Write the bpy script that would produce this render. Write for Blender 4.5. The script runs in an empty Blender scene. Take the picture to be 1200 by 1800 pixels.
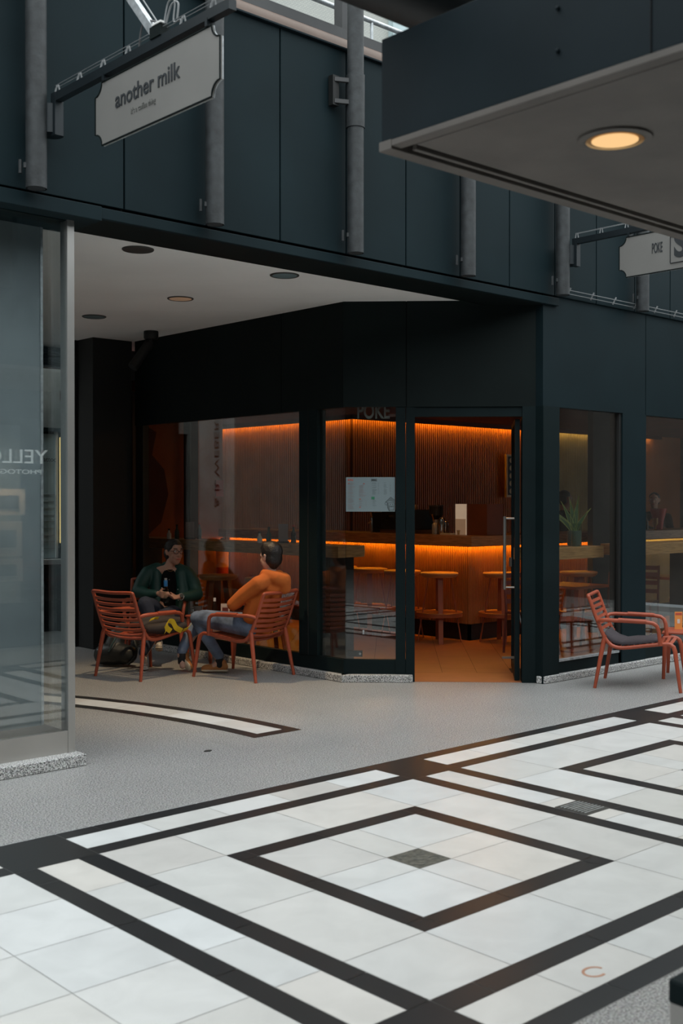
import bpy, bmesh, math, random
from mathutils import Vector, Matrix
random.seed(7)
R = math.radians
PI = math.pi
scn = bpy.context.scene
COL = scn.collection

# ------------------------------------------------------------------ camera, light, exposure
cam_d = bpy.data.cameras.new('camera'); cam = bpy.data.objects.new('camera', cam_d); COL.objects.link(cam)
YAW, PITCH = .8294, .0095
fwd = Vector((math.cos(YAW)*math.cos(PITCH), math.sin(YAW)*math.cos(PITCH), -math.sin(PITCH)))
cam.location = (-2.737, -5.092, 1.65)
cam.rotation_euler = fwd.to_track_quat('-Z', 'Y').to_euler()
cam_d.sensor_fit = 'VERTICAL'; cam_d.sensor_height = 36; cam_d.lens = 1993.2*36/1800
cam_d.clip_start = .05; cam_d.clip_end = 200
cam_d.dof.use_dof = True; cam_d.dof.focus_distance = 10.5; cam_d.dof.aperture_fstop = 3.4
scn.camera = cam
scn.view_settings.view_transform = 'Standard'; scn.view_settings.look = 'None'
scn.view_settings.gamma = 1; scn.view_settings.use_curve_mapping = False
scn.view_settings.exposure = 0.0

world = bpy.data.worlds.new('world'); scn.world = world; world.use_nodes = True
wn = world.node_tree; wn.nodes.clear()
w_o = wn.nodes.new('ShaderNodeOutputWorld'); w_b = wn.nodes.new('ShaderNodeBackground')
w_t = wn.nodes.new('ShaderNodeTexCoord'); w_s = wn.nodes.new('ShaderNodeSeparateXYZ'); w_r = wn.nodes.new('ShaderNodeValToRGB')
wn.links.new(w_t.outputs['Generated'], w_s.inputs[0]); wn.links.new(w_s.outputs['Z'], w_r.inputs[0])
w_r.color_ramp.elements[0].position = 0; w_r.color_ramp.elements[0].color = (.20, .225, .235, 1)
w_r.color_ramp.elements[1].position = .8; w_r.color_ramp.elements[1].color = (.90, .95, .96, 1)
wn.links.new(w_r.outputs[0], w_b.inputs[0]); w_b.inputs[1].default_value = 3.3
wn.links.new(w_b.outputs[0], w_o.inputs[0])

def lamp(name, kind, loc, energy, color, size=.1, target=None, spot=None, blend=.5, size_y=None):
    d = bpy.data.lights.new(name, kind); d.energy = energy; d.color = color
    if kind == 'AREA':
        d.size = size
        if size_y: d.shape = 'RECTANGLE'; d.size_y = size_y
    else: d.shadow_soft_size = size
    if kind == 'SPOT': d.spot_size = R(spot); d.spot_blend = blend
    o = bpy.data.objects.new(name, d); COL.objects.link(o); o.location = loc
    t = Vector(target) if target else Vector(loc) - Vector((0, 0, 1))
    o.rotation_euler = (t - Vector(loc)).to_track_quat('-Z', 'Y').to_euler()
    return o
AMBER = (1, .30, .015)
lamp('warm_downlight_beam', 'SPOT', (3.08, 3.40, 3.42), 230, (1, .74, .45), .04, (3.05, 3.2, 0), 74, .6)
lamp('cafe_fill_light', 'AREA', (6.2, 5.2, 2.9), 5.5, (1, .42, .10), .9)  # fill light added inside the cafe, no visible fitting
lamp('cafe_fill_light', 'AREA', (6.6, 2.7, 2.9), 8, (1, .42, .10), .8)  # second added fill, close to the cafe door

# ------------------------------------------------------------------ materials
def mat(name, col, rough=.6, metal=0, noise=None, bump=0, bscale=200, spec=.5, coat=0, emit=None, es=0, alpha=None, trans=0):
    m = bpy.data.materials.new(name); m.use_nodes = True; nt = m.node_tree; b = nt.nodes['Principled BSDF']
    b.inputs['Base Color'].default_value = (*col, 1); b.inputs['Roughness'].default_value = rough
    b.inputs['Metallic'].default_value = metal; b.inputs['Specular IOR Level'].default_value = spec
    b.inputs['Coat Weight'].default_value = coat; b.inputs['Transmission Weight'].default_value = trans
    if emit: b.inputs['Emission Color'].default_value = (*emit, 1); b.inputs['Emission Strength'].default_value = es
    tc = nt.nodes.new('ShaderNodeTexCoord')
    if noise is None: noise = (3, .12)
    if noise:
        sc, amt = noise[0], noise[1]; c2 = noise[2] if len(noise) > 2 else tuple(max(0, c*(1-2*amt)) for c in col)
        n = nt.nodes.new('ShaderNodeTexNoise'); n.inputs['Scale'].default_value = sc; n.inputs['Detail'].default_value = 5
        r = nt.nodes.new('ShaderNodeValToRGB'); lo, hi = (noise[3] if len(noise) > 3 else (.3, .7))
        r.color_ramp.elements[0].position = lo; r.color_ramp.elements[1].position = hi
        r.color_ramp.elements[0].color = (*c2, 1)
        r.color_ramp.elements[1].color = (*(tuple(min(1, c*(1+amt)) for c in col) if len(noise) < 3 else col), 1)
        nt.links.new(tc.outputs['Object'], n.inputs['Vector']); nt.links.new(n.outputs['Fac'], r.inputs[0])
        nt.links.new(r.outputs[0], b.inputs['Base Color'])
    if bump:
        n2 = nt.nodes.new('ShaderNodeTexNoise'); n2.inputs['Scale'].default_value = bscale; n2.inputs['Detail'].default_value = 3
        bp = nt.nodes.new('ShaderNodeBump'); bp.inputs['Strength'].default_value = bump; bp.inputs['Distance'].default_value = .01
        nt.links.new(tc.outputs['Object'], n2.inputs['Vector']); nt.links.new(n2.outputs['Fac'], bp.inputs['Height'])
        nt.links.new(bp.outputs[0], b.inputs['Normal'])
    return m

def granite(name, dark, light, scale=140, rough=.45, lo=.35, hi=.65, blotch=0):
    m = mat(name, light, rough, noise=(scale, 0, dark, (lo, hi)))
    nt = m.node_tree; b = nt.nodes['Principled BSDF']
    tc = nt.nodes['Texture Coordinate']
    ramp = b.inputs['Base Color'].links[0].from_node
    v = nt.nodes.new('ShaderNodeTexVoronoi'); v.inputs['Scale'].default_value = scale*1.0
    nt.links.new(tc.outputs['Object'], v.inputs['Vector'])
    n = nt.nodes.new('ShaderNodeTexNoise'); n.inputs['Scale'].default_value = .9; n.inputs['Detail'].default_value = 4
    nt.links.new(tc.outputs['Object'], n.inputs['Vector'])
    mx = nt.nodes.new('ShaderNodeMixRGB'); mx.blend_type = 'MULTIPLY'; mx.inputs[0].default_value = .30
    nt.links.new(ramp.outputs[0], mx.inputs[1]); nt.links.new(v.outputs['Color'], mx.inputs[2])
    mx2 = nt.nodes.new('ShaderNodeMixRGB'); mx2.blend_type = 'MULTIPLY'; mx2.inputs[0].default_value = .35
    bw = nt.nodes.new('ShaderNodeMapRange'); bw.inputs[1].default_value = .3; bw.inputs[2].default_value = .7; bw.inputs[3].default_value = .62
    nt.links.new(n.outputs['Fac'], bw.inputs[0]); nt.links.new(mx.outputs[0], mx2.inputs[1]); nt.links.new(bw.outputs[0], mx2.inputs[2])
    h = nt.nodes.new('ShaderNodeHueSaturation'); h.inputs['Saturation'].default_value = .22
    nt.links.new(mx2.outputs[0], h.inputs['Color']); nt.links.new(h.outputs[0], b.inputs['Base Color'])
    return m

def stone_tiles(name, cols, rough, spec=.5):
    m = bpy.data.materials.new(name); m.use_nodes = True; nt = m.node_tree; b = nt.nodes['Principled BSDF']
    g = nt.nodes.new('ShaderNodeNewGeometry'); r = nt.nodes.new('ShaderNodeValToRGB')
    el = r.color_ramp.elements; el[0].color = (*cols[0], 1); el[1].color = (*cols[-1], 1)
    for i, c in enumerate(cols[1:-1]):
        e = el.new((i+1)/(len(cols)-1)); e.color = (*c, 1)
    nt.links.new(g.outputs['Random Per Island'], r.inputs[0])
    tc = nt.nodes.new('ShaderNodeTexCoord'); n = nt.nodes.new('ShaderNodeTexNoise'); n.inputs['Scale'].default_value = 5; n.inputs['Detail'].default_value = 8; n.inputs['Distortion'].default_value = .6
    nt.links.new(tc.outputs['Object'], n.inputs['Vector'])
    mr = nt.nodes.new('ShaderNodeMapRange'); mr.inputs[1].default_value = .3; mr.inputs[2].default_value = .7; mr.inputs[3].default_value = .9; mr.inputs[4].default_value = 1.02
    nt.links.new(n.outputs['Fac'], mr.inputs[0])
    mx = nt.nodes.new('ShaderNodeMixRGB'); mx.blend_type = 'MULTIPLY'; mx.inputs[0].default_value = 1
    nt.links.new(r.outputs[0], mx.inputs[1]); nt.links.new(mr.outputs[0], mx.inputs[2]); nt.links.new(mx.outputs[0], b.inputs['Base Color'])
    b.inputs['Roughness'].default_value = rough; b.inputs['Specular IOR Level'].default_value = spec
    return m

def glass_mat(name, tint=(.93, .97, .96), refl=1.0, rough=0, ior=1.5):
    m = bpy.data.materials.new(name); m.use_nodes = True; nt = m.node_tree; nt.nodes.clear()
    o = nt.nodes.new('ShaderNodeOutputMaterial'); mx = nt.nodes.new('ShaderNodeMixShader')
    t = nt.nodes.new('ShaderNodeBsdfTransparent'); t.inputs[0].default_value = (*tint, 1)
    g = nt.nodes.new('ShaderNodeBsdfGlossy'); g.inputs['Roughness'].default_value = rough; g.inputs['Color'].default_value = (refl, refl, refl, 1)
    f = nt.nodes.new('ShaderNodeFresnel'); ge = nt.nodes.new('ShaderNodeNewGeometry'); ir = nt.nodes.new('ShaderNodeMapRange'); ir.inputs[3].default_value = ior; ir.inputs[4].default_value = 1/ior
    nt.links.new(ge.outputs['Backfacing'], ir.inputs[0]); nt.links.new(ir.outputs[0], f.inputs[0])
    nt.links.new(f.outputs[0], mx.inputs[0]); nt.links.new(t.outputs[0], mx.inputs[1]); nt.links.new(g.outputs[0], mx.inputs[2])
    nt.links.new(mx.outputs[0], o.inputs[0])
    return m

def emis(name, col, s):
    m = bpy.data.materials.new(name); m.use_nodes = True; nt = m.node_tree; nt.nodes.clear()
    o = nt.nodes.new('ShaderNodeOutputMaterial'); e = nt.nodes.new('ShaderNodeEmission'); e.inputs[0].default_value = (*col, 1); e.inputs[1].default_value = s
    nt.links.new(e.outputs[0], o.inputs[0]); return m

def wood_mat(name, c1, c2, rough=.5):
    m = bpy.data.materials.new(name); m.use_nodes = True; nt = m.node_tree; b = nt.nodes['Principled BSDF']
    tc = nt.nodes.new('ShaderNodeTexCoord'); mp = nt.nodes.new('ShaderNodeMapping'); mp.inputs['Scale'].default_value = (3, 3, 40)
    n = nt.nodes.new('ShaderNodeTexNoise'); n.inputs['Scale'].default_value = 2; n.inputs['Detail'].default_value = 6; n.inputs['Distortion'].default_value = .4
    r = nt.nodes.new('ShaderNodeValToRGB'); r.color_ramp.elements[0].position = .3; r.color_ramp.elements[1].position = .7
    r.color_ramp.elements[0].color = (*c1, 1); r.color_ramp.elements[1].color = (*c2, 1)
    nt.links.new(tc.outputs['Object'], mp.inputs[0]); nt.links.new(mp.outputs[0], n.inputs['Vector']); nt.links.new(n.outputs['Fac'], r.inputs[0]); nt.links.new(r.outputs[0], b.inputs['Base Color'])
    b.inputs['Roughness'].default_value = rough
    return m

M = dict(
    granite=granite('granite_floor', (.055, .055, .052), (.58, .575, .54), 120, .42, .32, .64),
    curb=granite('granite_curb', (.05, .05, .05), (.75, .74, .70), 120, .6, .38, .58),
    white_tile=stone_tiles('white_stone', [(.58, .565, .54), (.66, .68, .685), (.67, .65, .615), (.70, .725, .735), (.63, .635, .62), (.70, .68, .65)], .32),
    black_tile=stone_tiles('black_stone', [(.018, .02, .022), (.026, .027, .028), (.022, .023, .024)], .30),
    grout=mat('grout', (.36, .36, .35), .9), dark_grout=mat('dark_grout', (.06, .025, .012), .9),
    brown_tile=mat('brown_centre_stone', (.10, .098, .08), .6, noise=(40, .3)),
    panel=mat('teal_panel', (.0085, .0185, .0225), .55, noise=(1.3, .10), spec=.10),
    panel_dark=mat('dark_panel', (.007, .0115, .0115), .55, noise=(1.5, .1), spec=.1),
    frame=mat('dark_window_frame', (.006, .013, .0145), .5, noise=(2, .1), spec=.12),
    seam=mat('dark_seam', (.004, .005, .006), .9),
    black=mat('black_paint', (.008, .009, .009), .55),
    soffit=mat('white_soffit', (.88, .87, .85), .85, noise=(1.2, .03)),
    pipe=mat('weathered_zinc', (.036, .041, .044), .6, .1, noise=(14, .2), bump=.15, bscale=60),
    bracket=mat('blue_black_bracket', (.008, .014, .018), .45, .2),
    near_blue=mat('blue_box_panel', (.010, .018, .023), .55, noise=(2, .12), spec=.12),
    near_under=mat('grey_box_underside', (.135, .12, .108), .6, noise=(4, .1)),
    sign=mat('cream_sign', (.19, .185, .175), .6, noise=(2, .05)),
    ink=mat('dark_lettering', (.022, .026, .030), .6),
    ink_soft=mat('grey_lettering', (.16, .16, .15), .6),
    steel=mat('brushed_steel', (.50, .485, .465), .34, .85, noise=(2, .05)),
    chrome=mat('chrome', (.6, .58, .55), .15, 1, noise=False),
    galv=mat('galvanised_metal', (.52, .55, .57), .4, .6, noise=(30, .15)),
    wire=mat('pale_wire', (.22, .23, .235), .5),
    chair=mat('terracotta_resin', (.37, .072, .032), .45, noise=(6, .08)),
    chair_dark=mat('dark_wine_resin', (.14, .030, .022), .5),
    cushion=mat('plum_grey_cushion', (.045, .037, .044), .9, bump=.3, bscale=25),
    wood=wood_mat('oak_slab', (.22, .105, .035), (.46, .25, .10), .45),
    seat_wood=wood_mat('stool_seat_wood', (.40, .15, .05), (.62, .27, .10), .5),
    stool=mat('red_brown_metal', (.33, .075, .022), .45),
    brass=mat('brass_ring', (.75, .45, .18), .3, .9, noise=False),
    slat=mat('ribbed_red_panel', (.42, .15, .045), .55, noise=(3, .1)),
    slat_yellow_lit=mat('ribbed_panel_yellow_lit', (.40, .30, .13), .55, noise=(3, .1)),  # slat copy with the yellow strip's light put into its colour
    glow_letter=emis('added_glow_letter', (.9, 1, .98), 1.6),  # glow put into the letters so their reflection shows
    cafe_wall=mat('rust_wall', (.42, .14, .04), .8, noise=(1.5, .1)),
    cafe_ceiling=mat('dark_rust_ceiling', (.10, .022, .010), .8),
    terracotta=stone_tiles('terracotta_tile', [(.36, .125, .05), (.40, .14, .056), (.34, .115, .047)], .5),
    amber=emis('amber_led', (1, .43, .02), 24), amber_low=emis('amber_led_counter', (1, .43, .02), 26),
    yellow_led=emis('yellow_led', (1, .66, .20), 12),
    lens=emis('warm_lamp_lens', (1, .62, .28), 1.0), lens_cool=mat('cool_lamp_glass', (.22, .30, .32), .25),
    lens_dark=mat('dark_lamp_reflector', (.05, .045, .04), .5),
    glass=glass_mat('window_glass', (.90, .93, .92), ior=1.75), glass_dark=glass_mat('smoked_glass', (.62, .66, .66)), glass_shop=glass_mat('showcase_glass', (.93, .95, .95), ior=1.7),
    bottle_glass=glass_mat('bottle_glass', (.75, .85, .80)),
    show_back=mat('slate_blue_panel', (.20, .235, .25), .6, noise=(1.6, .14)),
    brick=None, white=mat('white_paint', (.72, .72, .70), .6), offwhite=mat('rough_render', (.42, .43, .41), .9, bump=.4, bscale=40),
    brown_beam=mat('brown_gutter', (.12, .078, .058), .6), grey_beam=mat('grey_beam', (.055, .056, .058), .6),
    skin=mat('skin', (.50, .27, .19), .55, noise=(8, .05)), skin2=mat('pale_skin', (.56, .33, .25), .55, noise=(8, .05)),
    hair=mat('dark_brown_hair', (.010, .006, .005), .5, bump=.5, bscale=90),
    hoodie=mat('orange_fleece', (.50, .115, .014), .9, bump=.35, bscale=16, noise=(5, .1)),
    jeans=mat('washed_blue_denim', (.15, .20, .30), .85, noise=(7, .3), bump=.35, bscale=20),
    navy=mat('navy_denim', (.022, .030, .055), .85, bump=.3, bscale=18),
    green=mat('bottle_green_nylon', (.006, .050, .040), .55, bump=.4, bscale=12),
    shirt=mat('black_cotton', (.004, .004, .004), .9, spec=.15),
    suede=mat('tan_suede', (.42, .17, .055), .9), sole=mat('cream_sole', (.55, .47, .36), .7), sneaker=mat('white_sneaker', (.60, .56, .50), .6, noise=(30, .3)),
    sock=mat('black_sock', (.012, .012, .014), .9), blue_band=mat('blue_bottle_cap', (.02, .18, .50), .4),
    bag=mat('black_backpack_fabric', (.016, .019, .020), .45, bump=.4, bscale=14),
    bag_strip=mat('silver_backpack_strip', (.10, .17, .17), .35),
    coat=mat('grey_brown_jacket', (.030, .022, .020), .8, bump=.5, bscale=12), yellow=mat('yellow_lining', (.75, .50, .015), .7),
    mug=mat('slate_grey_mug', (.06, .07, .075), .4), leaf=mat('green_leaf', (.035, .085, .030), .5, noise=(10, .3)), leaf_edge=mat('yellow_leaf_edge', (.28, .30, .08), .5),
    pot=mat('grey_green_pot', (.10, .12, .11), .4), poster=mat('pale_poster', (.22, .28, .30), .6, noise=False), red_ink=mat('red_ink', (.55, .10, .06), .6), green_ink=mat('green_ink', (.04, .24, .13), .6),
    pink_ink=mat('pink_ink', (.26, .19, .19), .6), grey_ink=mat('grey_ink', (.13, .165, .175), .6),
    orange_card=mat('orange_card', (.85, .34, .08), .6), red_plastic=mat('red_plastic', (.60, .03, .015), .35),
    gold=emis('yellow_neon', (1, .72, .28), 1.1), far_window=mat('pale_shop_front', (.50, .62, .64), .4), screen=mat('cream_screen', (.85, .78, .64), .5, emit=(1, .82, .60), es=.22),
    screen2=mat('beige_panel', (.55, .42, .28), .5, emit=(.8, .55, .35), es=.13), brown_box=mat('brown_cabinet', (.15, .045, .016), .5),
    beer=mat('amber_beer', (.75, .32, .03), .2), dark_glass=mat('dark_green_bottle', (.008, .02, .014), .15), rust=mat('rust_stain', (.50, .27, .18), .9),
    tee_print=mat('yellow_orange_print', (.85, .42, .10), .8), drain=mat('drain_metal', (.06, .06, .055), .5, .4),
    photo=mat('framed_photo_mount', (.60, .50, .42), .6), photo_dark=mat('photo_print', (.12, .13, .14), .6), tan=mat('tan_plaque', (.55, .38, .20), .5), ext=mat('red_cylinder', (.65, .07, .02), .4),
)
def brick_mat():
    m = bpy.data.materials.new('pale_net_facade'); m.use_nodes = True; nt = m.node_tree; b = nt.nodes['Principled BSDF']
    tc = nt.nodes.new('ShaderNodeTexCoord'); mp = nt.nodes.new('ShaderNodeMapping'); mp.inputs['Rotation'].default_value = (PI/2, 0, 0)
    t = nt.nodes.new('ShaderNodeTexBrick'); t.inputs['Scale'].default_value = 12; t.inputs['Color1'].default_value = (.50, .51, .47, 1); t.inputs['Color2'].default_value = (.46, .47, .44, 1); t.inputs['Mortar'].default_value = (.30, .31, .30, 1)
    nt.links.new(tc.outputs['Object'], mp.inputs[0]); nt.links.new(mp.outputs[0], t.inputs['Vector']); nt.links.new(t.outputs[0], b.inputs['Base Color']); b.inputs['Roughness'].default_value = .9
    return m
M['brick'] = brick_mat()

# ------------------------------------------------------------------ mesh helpers
class MB:
    def __init__(s): s.v = []; s.f = []; s.m = []; s.mats = []
    def mi(s, m):
        if m not in s.mats: s.mats.append(m)
        return s.mats.index(m)
    def add(s, vs, fs, m):
        o = len(s.v); s.v += [tuple(v) for v in vs]; k = s.mi(m)
        for f in fs: s.f.append(tuple(o+i for i in f)); s.m.append(k)
    def box(s, x0, y0, z0, x1, y1, z1, m):
        x0, x1 = sorted((x0, x1)); y0, y1 = sorted((y0, y1)); z0, z1 = sorted((z0, z1))
        v = [(x0, y0, z0), (x1, y0, z0), (x1, y1, z0), (x0, y1, z0), (x0, y0, z1), (x1, y0, z1), (x1, y1, z1), (x0, y1, z1)]
        s.add(v, [(0, 3, 2, 1), (4, 5, 6, 7), (0, 1, 5, 4), (1, 2, 6, 5), (2, 3, 7, 6), (3, 0, 4, 7)], m); return s
    def bar(s, p, q, w, h, m, up=(0, 0, 1)):
        p, q = Vector(p), Vector(q); d = (q-p).normalized(); u = Vector(up)
        if abs(d.dot(u)) > .99: u = Vector((1, 0, 0))
        a = d.cross(u).normalized()*w/2; b = a.cross(d).normalized()*h/2
        v = [p-a-b, p+a-b, p+a+b, p-a+b, q-a-b, q+a-b, q+a+b, q-a+b]
        s.add(v, [(0, 1, 2, 3), (7, 6, 5, 4), (0, 4, 5, 1), (1, 5, 6, 2), (2, 6, 7, 3), (3, 7, 4, 0)], m); return s
    def tube(s, pts, r, m, n=10, cap=True, closed=False, flat=1.0):
        pts = [Vector(p) for p in pts]; N = len(pts); rs = r if isinstance(r, (list, tuple)) else [r]*N
        vs = []; prev = None
        for i, p in enumerate(pts):
            if closed: t = (pts[(i+1) % N]-pts[i-1])
            else: t = pts[min(i+1, N-1)]-pts[max(i-1, 0)]
            t.normalize()
            if prev is None:
                a = Vector((0, 0, 1)) if abs(t.z) < .9 else Vector((1, 0, 0)); a = (a-t*a.dot(t)).normalized()
            else: a = (prev-t*prev.dot(t)).normalized()
            prev = a; b = t.cross(a)
            for k in range(n):
                an = 2*PI*k/n; vs.append(p+(a*math.cos(an)*flat+b*math.sin(an))*rs[i])
        fs = []
        for i in range(N if closed else N-1):
            j = (i+1) % N
            for k in range(n): k2 = (k+1) % n; fs.append((i*n+k, i*n+k2, j*n+k2, j*n+k))
        if cap and not closed: fs.append(tuple(range(n))[::-1]); fs.append(tuple((N-1)*n+k for k in range(n)))
        s.add(vs, fs, m); return s
    def lathe(s, prof, c, m, n=24):
        cx, cy, cz = c; vs = []; fs = []
        for r, z in prof:
            for k in range(n): a = 2*PI*k/n; vs.append((cx+r*math.cos(a), cy+r*math.sin(a), cz+z))
        for i in range(len(prof)-1):
            for k in range(n): k2 = (k+1) % n; fs.append((i*n+k, i*n+k2, (i+1)*n+k2, (i+1)*n+k))
        fs.append(tuple(range(n))[::-1]); fs.append(tuple((len(prof)-1)*n+k for k in range(n)))
        s.add(vs, fs, m); return s
    def prism(s, poly, d, m, origin=(0, 0, 0), ax=(1, 0, 0), ay=(0, 0, 1)):
        o, ax, ay, d = Vector(origin), Vector(ax), Vector(ay), Vector(d); n = len(poly)
        a = [o+ax*x+ay*y for x, y in poly]; b = [p+d for p in a]
        s.add(a+b, [tuple(range(n)), tuple(range(n, 2*n))[::-1]]+[(i, n+i, n+(i+1) % n, (i+1) % n) for i in range(n)], m); return s
    def quad(s, a, b, c, d, m): s.add([a, b, c, d], [(0, 1, 2, 3)], m); return s
    def build(s, name, parent=None, smooth=None, bevel=None, loc=None):
        me = bpy.data.meshes.new(name); me.from_pydata([tuple(v) for v in s.v], [], s.f)
        for m in s.mats: me.materials.append(m)
        me.polygons.foreach_set('material_index', s.m)
        bm = bmesh.new(); bm.from_mesh(me); bmesh.ops.recalc_face_normals(bm, faces=bm.faces); bm.to_mesh(me); bm.free()
        if smooth:
            me.polygons.foreach_set('use_smooth', [True]*len(me.polygons)); me.set_sharp_from_angle(angle=R(smooth))
        o = bpy.data.objects.new(name, me); COL.objects.link(o)
        if parent: o.parent = parent
        if loc: o.location = loc
        if bevel:
            b = o.modifiers.new('bevel', 'BEVEL'); b.width = bevel; b.segments = 2; b.limit_method = 'ANGLE'
        return o

def tag(o, label=None, cat=None, group=None, kind=None):
    if label: o['label'] = label
    if cat: o['category'] = cat
    if group: o['group'] = group
    if kind: o['kind'] = kind
    return o
def thing(name, loc, label, cat, rz=0, group=None):
    o = bpy.data.objects.new(name, None); COL.objects.link(o); o.location = loc; o.rotation_euler = (0, 0, rz); o.empty_display_size = .1
    return tag(o, label, cat, group)
def struct(name, mb, **k): return tag(mb.build(name, **k), kind='structure')
def copy_tree(o, parent=None):
    c = o.copy(); COL.objects.link(c); c.parent = parent
    for ch in [x for x in COL.objects if x.parent == o]: copy_tree(ch, c)
    return c
def bx(x0, y0, z0, x1, y1, z1, m): return MB().box(x0, y0, z0, x1, y1, z1, m)
def arc(c, r, a0, a1, n, u=(1, 0, 0), v=(0, 0, 1)):
    c, u, v = Vector(c), Vector(u), Vector(v); return [c+u*r*math.cos(R(a0+(a1-a0)*i/n))+v*r*math.sin(R(a0+(a1-a0)*i/n)) for i in range(n+1)]
def smooth_path(pts, n=6):
    pts = [Vector(p) for p in pts]; out = []
    P = [pts[0]]+pts+[pts[-1]]
    for i in range(1, len(P)-2):
        for k in range(n):
            t = k/n; a, b, c, d = P[i-1], P[i], P[i+1], P[i+2]
            out.append(.5*((2*b)+(c-a)*t+(2*a-5*b+4*c-d)*t*t+(3*b-a-3*c+d)*t**3))
    out.append(pts[-1]); return out

def text(name, body, origin, right, up, height, m, parent=None, width=None, depth=.003, bold=0, align='LEFT'):
    """lettering as a mesh: origin = lower left of the first capital, right / up = reading and up directions"""
    cu = bpy.data.curves.new(name, 'FONT'); cu.body = body; cu.size = 1; cu.extrude = depth/2; cu.offset = bold; cu.align_x = 'LEFT'
    t = bpy.data.objects.new(name, cu); COL.objects.link(t)
    dg = bpy.context.evaluated_depsgraph_get(); me = bpy.data.meshes.new_from_object(t.evaluated_get(dg)); bpy.data.objects.remove(t)
    xs = [v.co.x for v in me.vertices]; x0, x1 = min(xs), max(xs); cap = .7
    sy = height/cap; sx = width/(x1-x0) if width else sy
    r, u = Vector(right).normalized(), Vector(up).normalized(); n = r.cross(u); o = Vector(origin)
    for v in me.vertices: v.co = o+r*((v.co.x-x0)*sx)+u*(v.co.y*sy)+n*v.co.z
    me.materials.clear(); me.materials.append(m)
    ob = bpy.data.objects.new(name, me); COL.objects.link(ob)
    if parent: ob.parent = parent
    return ob

# ================================================================== THE SETTING
MOD = .4226; W = .108; PER = 6*MOD
# granite concourse floor with slab joints, arc inlay, marble band
f = MB()
f.quad((-9, -.0, 0), (15, 0, 0), (15, 10.98, 0), (-9, 10.98, 0), M['granite'])
f.quad((-9, -10, 0), (15, -10, 0), (15, -7*MOD, 0), (-9, -7*MOD, 0), M['granite'])
struct('floor', f)
j = MB()
def joint(x0, y0, x1, y1, w=.003):
    d = Vector((x1-x0, y1-y0, 0)).normalized(); n = Vector((-d.y, d.x, 0))*w/2; a, b = Vector((x0, y0, .0012)), Vector((x1, y1, .0012))
    j.quad(a-n, b-n, b+n, a+n, M['grout'])
for k in range(1, 9): joint(-6, k*.62, 4.1 if k*.62 > 1.2 else 13, k*.62)
for k in range(-8, 21): joint(k*.62, 0, k*.62, 1.15 if k*.62 > 4.1 else 7.5)
for k in range(0, 7): joint(-6, -7*MOD-.62*k, 12, -7*MOD-.62*k)
for k in range(-9, 14): joint(k*.62+.2, -7*MOD, k*.62+.2, -8)
struct('trim_1', j)
t = MB()
t.quad((-9, -7*MOD, -.0025), (13, -7*MOD, -.0025), (13, 0, -.0025), (-9, 0, -.0025), M['grout'])
G = .0018
def tile(x0, y0, x1, y1, m):
    if x1-x0 < .01 or y1-y0 < .01: return
    t.add([(x0+G, y0+G, 0), (x1-G, y0+G, 0), (x1-G, y1-G, 0), (x0+G, y1-G, 0)], [(0, 1, 2, 3)], m)
WT, BT = M['white_tile'], M['black_tile']
def strip(a0, b0, length, horiz, wn=5, boff=0):
    """black - white - black band; horiz: along X from a0 at Y top b0; else along -Y"""
    def tl(u0, u1, v0, v1, m):
        if horiz: tile(a0+u0, b0-v1, a0+u1, b0-v0, m)
        else: tile(a0+v0, b0-u1, a0+v1, b0-u0, m)
    for k in range(wn): tl(length*k/wn, length*(k+1)/wn, W, MOD-W, WT)
    for v0, off in ((0, .21), (MOD-W, .54)):
        cuts = [0]+[off+.636*i for i in range(5) if off+.636*i < length-.05]+[length]
        for c0, c1 in zip(cuts, cuts[1:]): tl(c0, c1, v0, v0+W, BT)
def cell(x, y, framed):
    """5 x 5 modules, top-left corner x,y"""
    m = MOD
    if not framed:
        for i in range(5):
            for k in range(5): tile(x+i*m, y-(k+1)*m, x+(i+1)*m, y-k*m, WT)
        return
    for i, k in ((0, 0), (4, 0), (0, 4), (4, 4)): tile(x+i*m, y-(k+1)*m, x+(i+1)*m, y-k*m, WT)
    for k in range(2):
        a, b = m+k*1.5*m, m+(k+1)*1.5*m
        tile(x+a, y-m, x+b, y, WT); tile(x+a, y-5*m, x+b, y-4*m, WT); tile(x, y-b, x+m, y-a, WT); tile(x+4*m, y-b, x+5*m, y-a, WT)
    X0, X1, Y0, Y1 = x+m, x+4*m, y-m, y-4*m
    for cx, cy in ((X0, Y0-W), (X1-W, Y0-W), (X0, Y1), (X1-W, Y1)): tile(cx, cy, cx+W, cy+W, BT)
    L = 3*m-2*W
    for c0, c1 in ((0, .43), (.43, L)):
        tile(X0+W+c0, Y0-W, X0+W+c1, Y0, BT); tile(X0+W+c0, Y1, X0+W+c1, Y1+W, BT)
        tile(X0, Y0-W-c1, X0+W, Y0-W-c0, BT); tile(X1-W, Y0-W-c1, X1, Y0-W-c0, BT)
    q = (L-.212)/2; e = [0, q, q+.212, L]
    for i in range(3):
        for k in range(3):
            tile(X0+W+e[i], Y0-W-e[k+1], X0+W+e[i+1], Y0-W-e[k], WT if (i, k) != (1, 1) else M['brown_tile'])
for k in range(-3, 5):
    x = -MOD+k*PER
    for yy in (0, -6*MOD): tile(x, yy-MOD, x+MOD, yy, BT)
    strip(x+MOD, 0, 5*MOD, True); strip(x+MOD, -6*MOD, 5*MOD, True); strip(x, -MOD, 5*MOD, False)
    cell(x+MOD, -MOD, k in (0, 1, 2))
struct('floor_marble_band', t)
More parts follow.
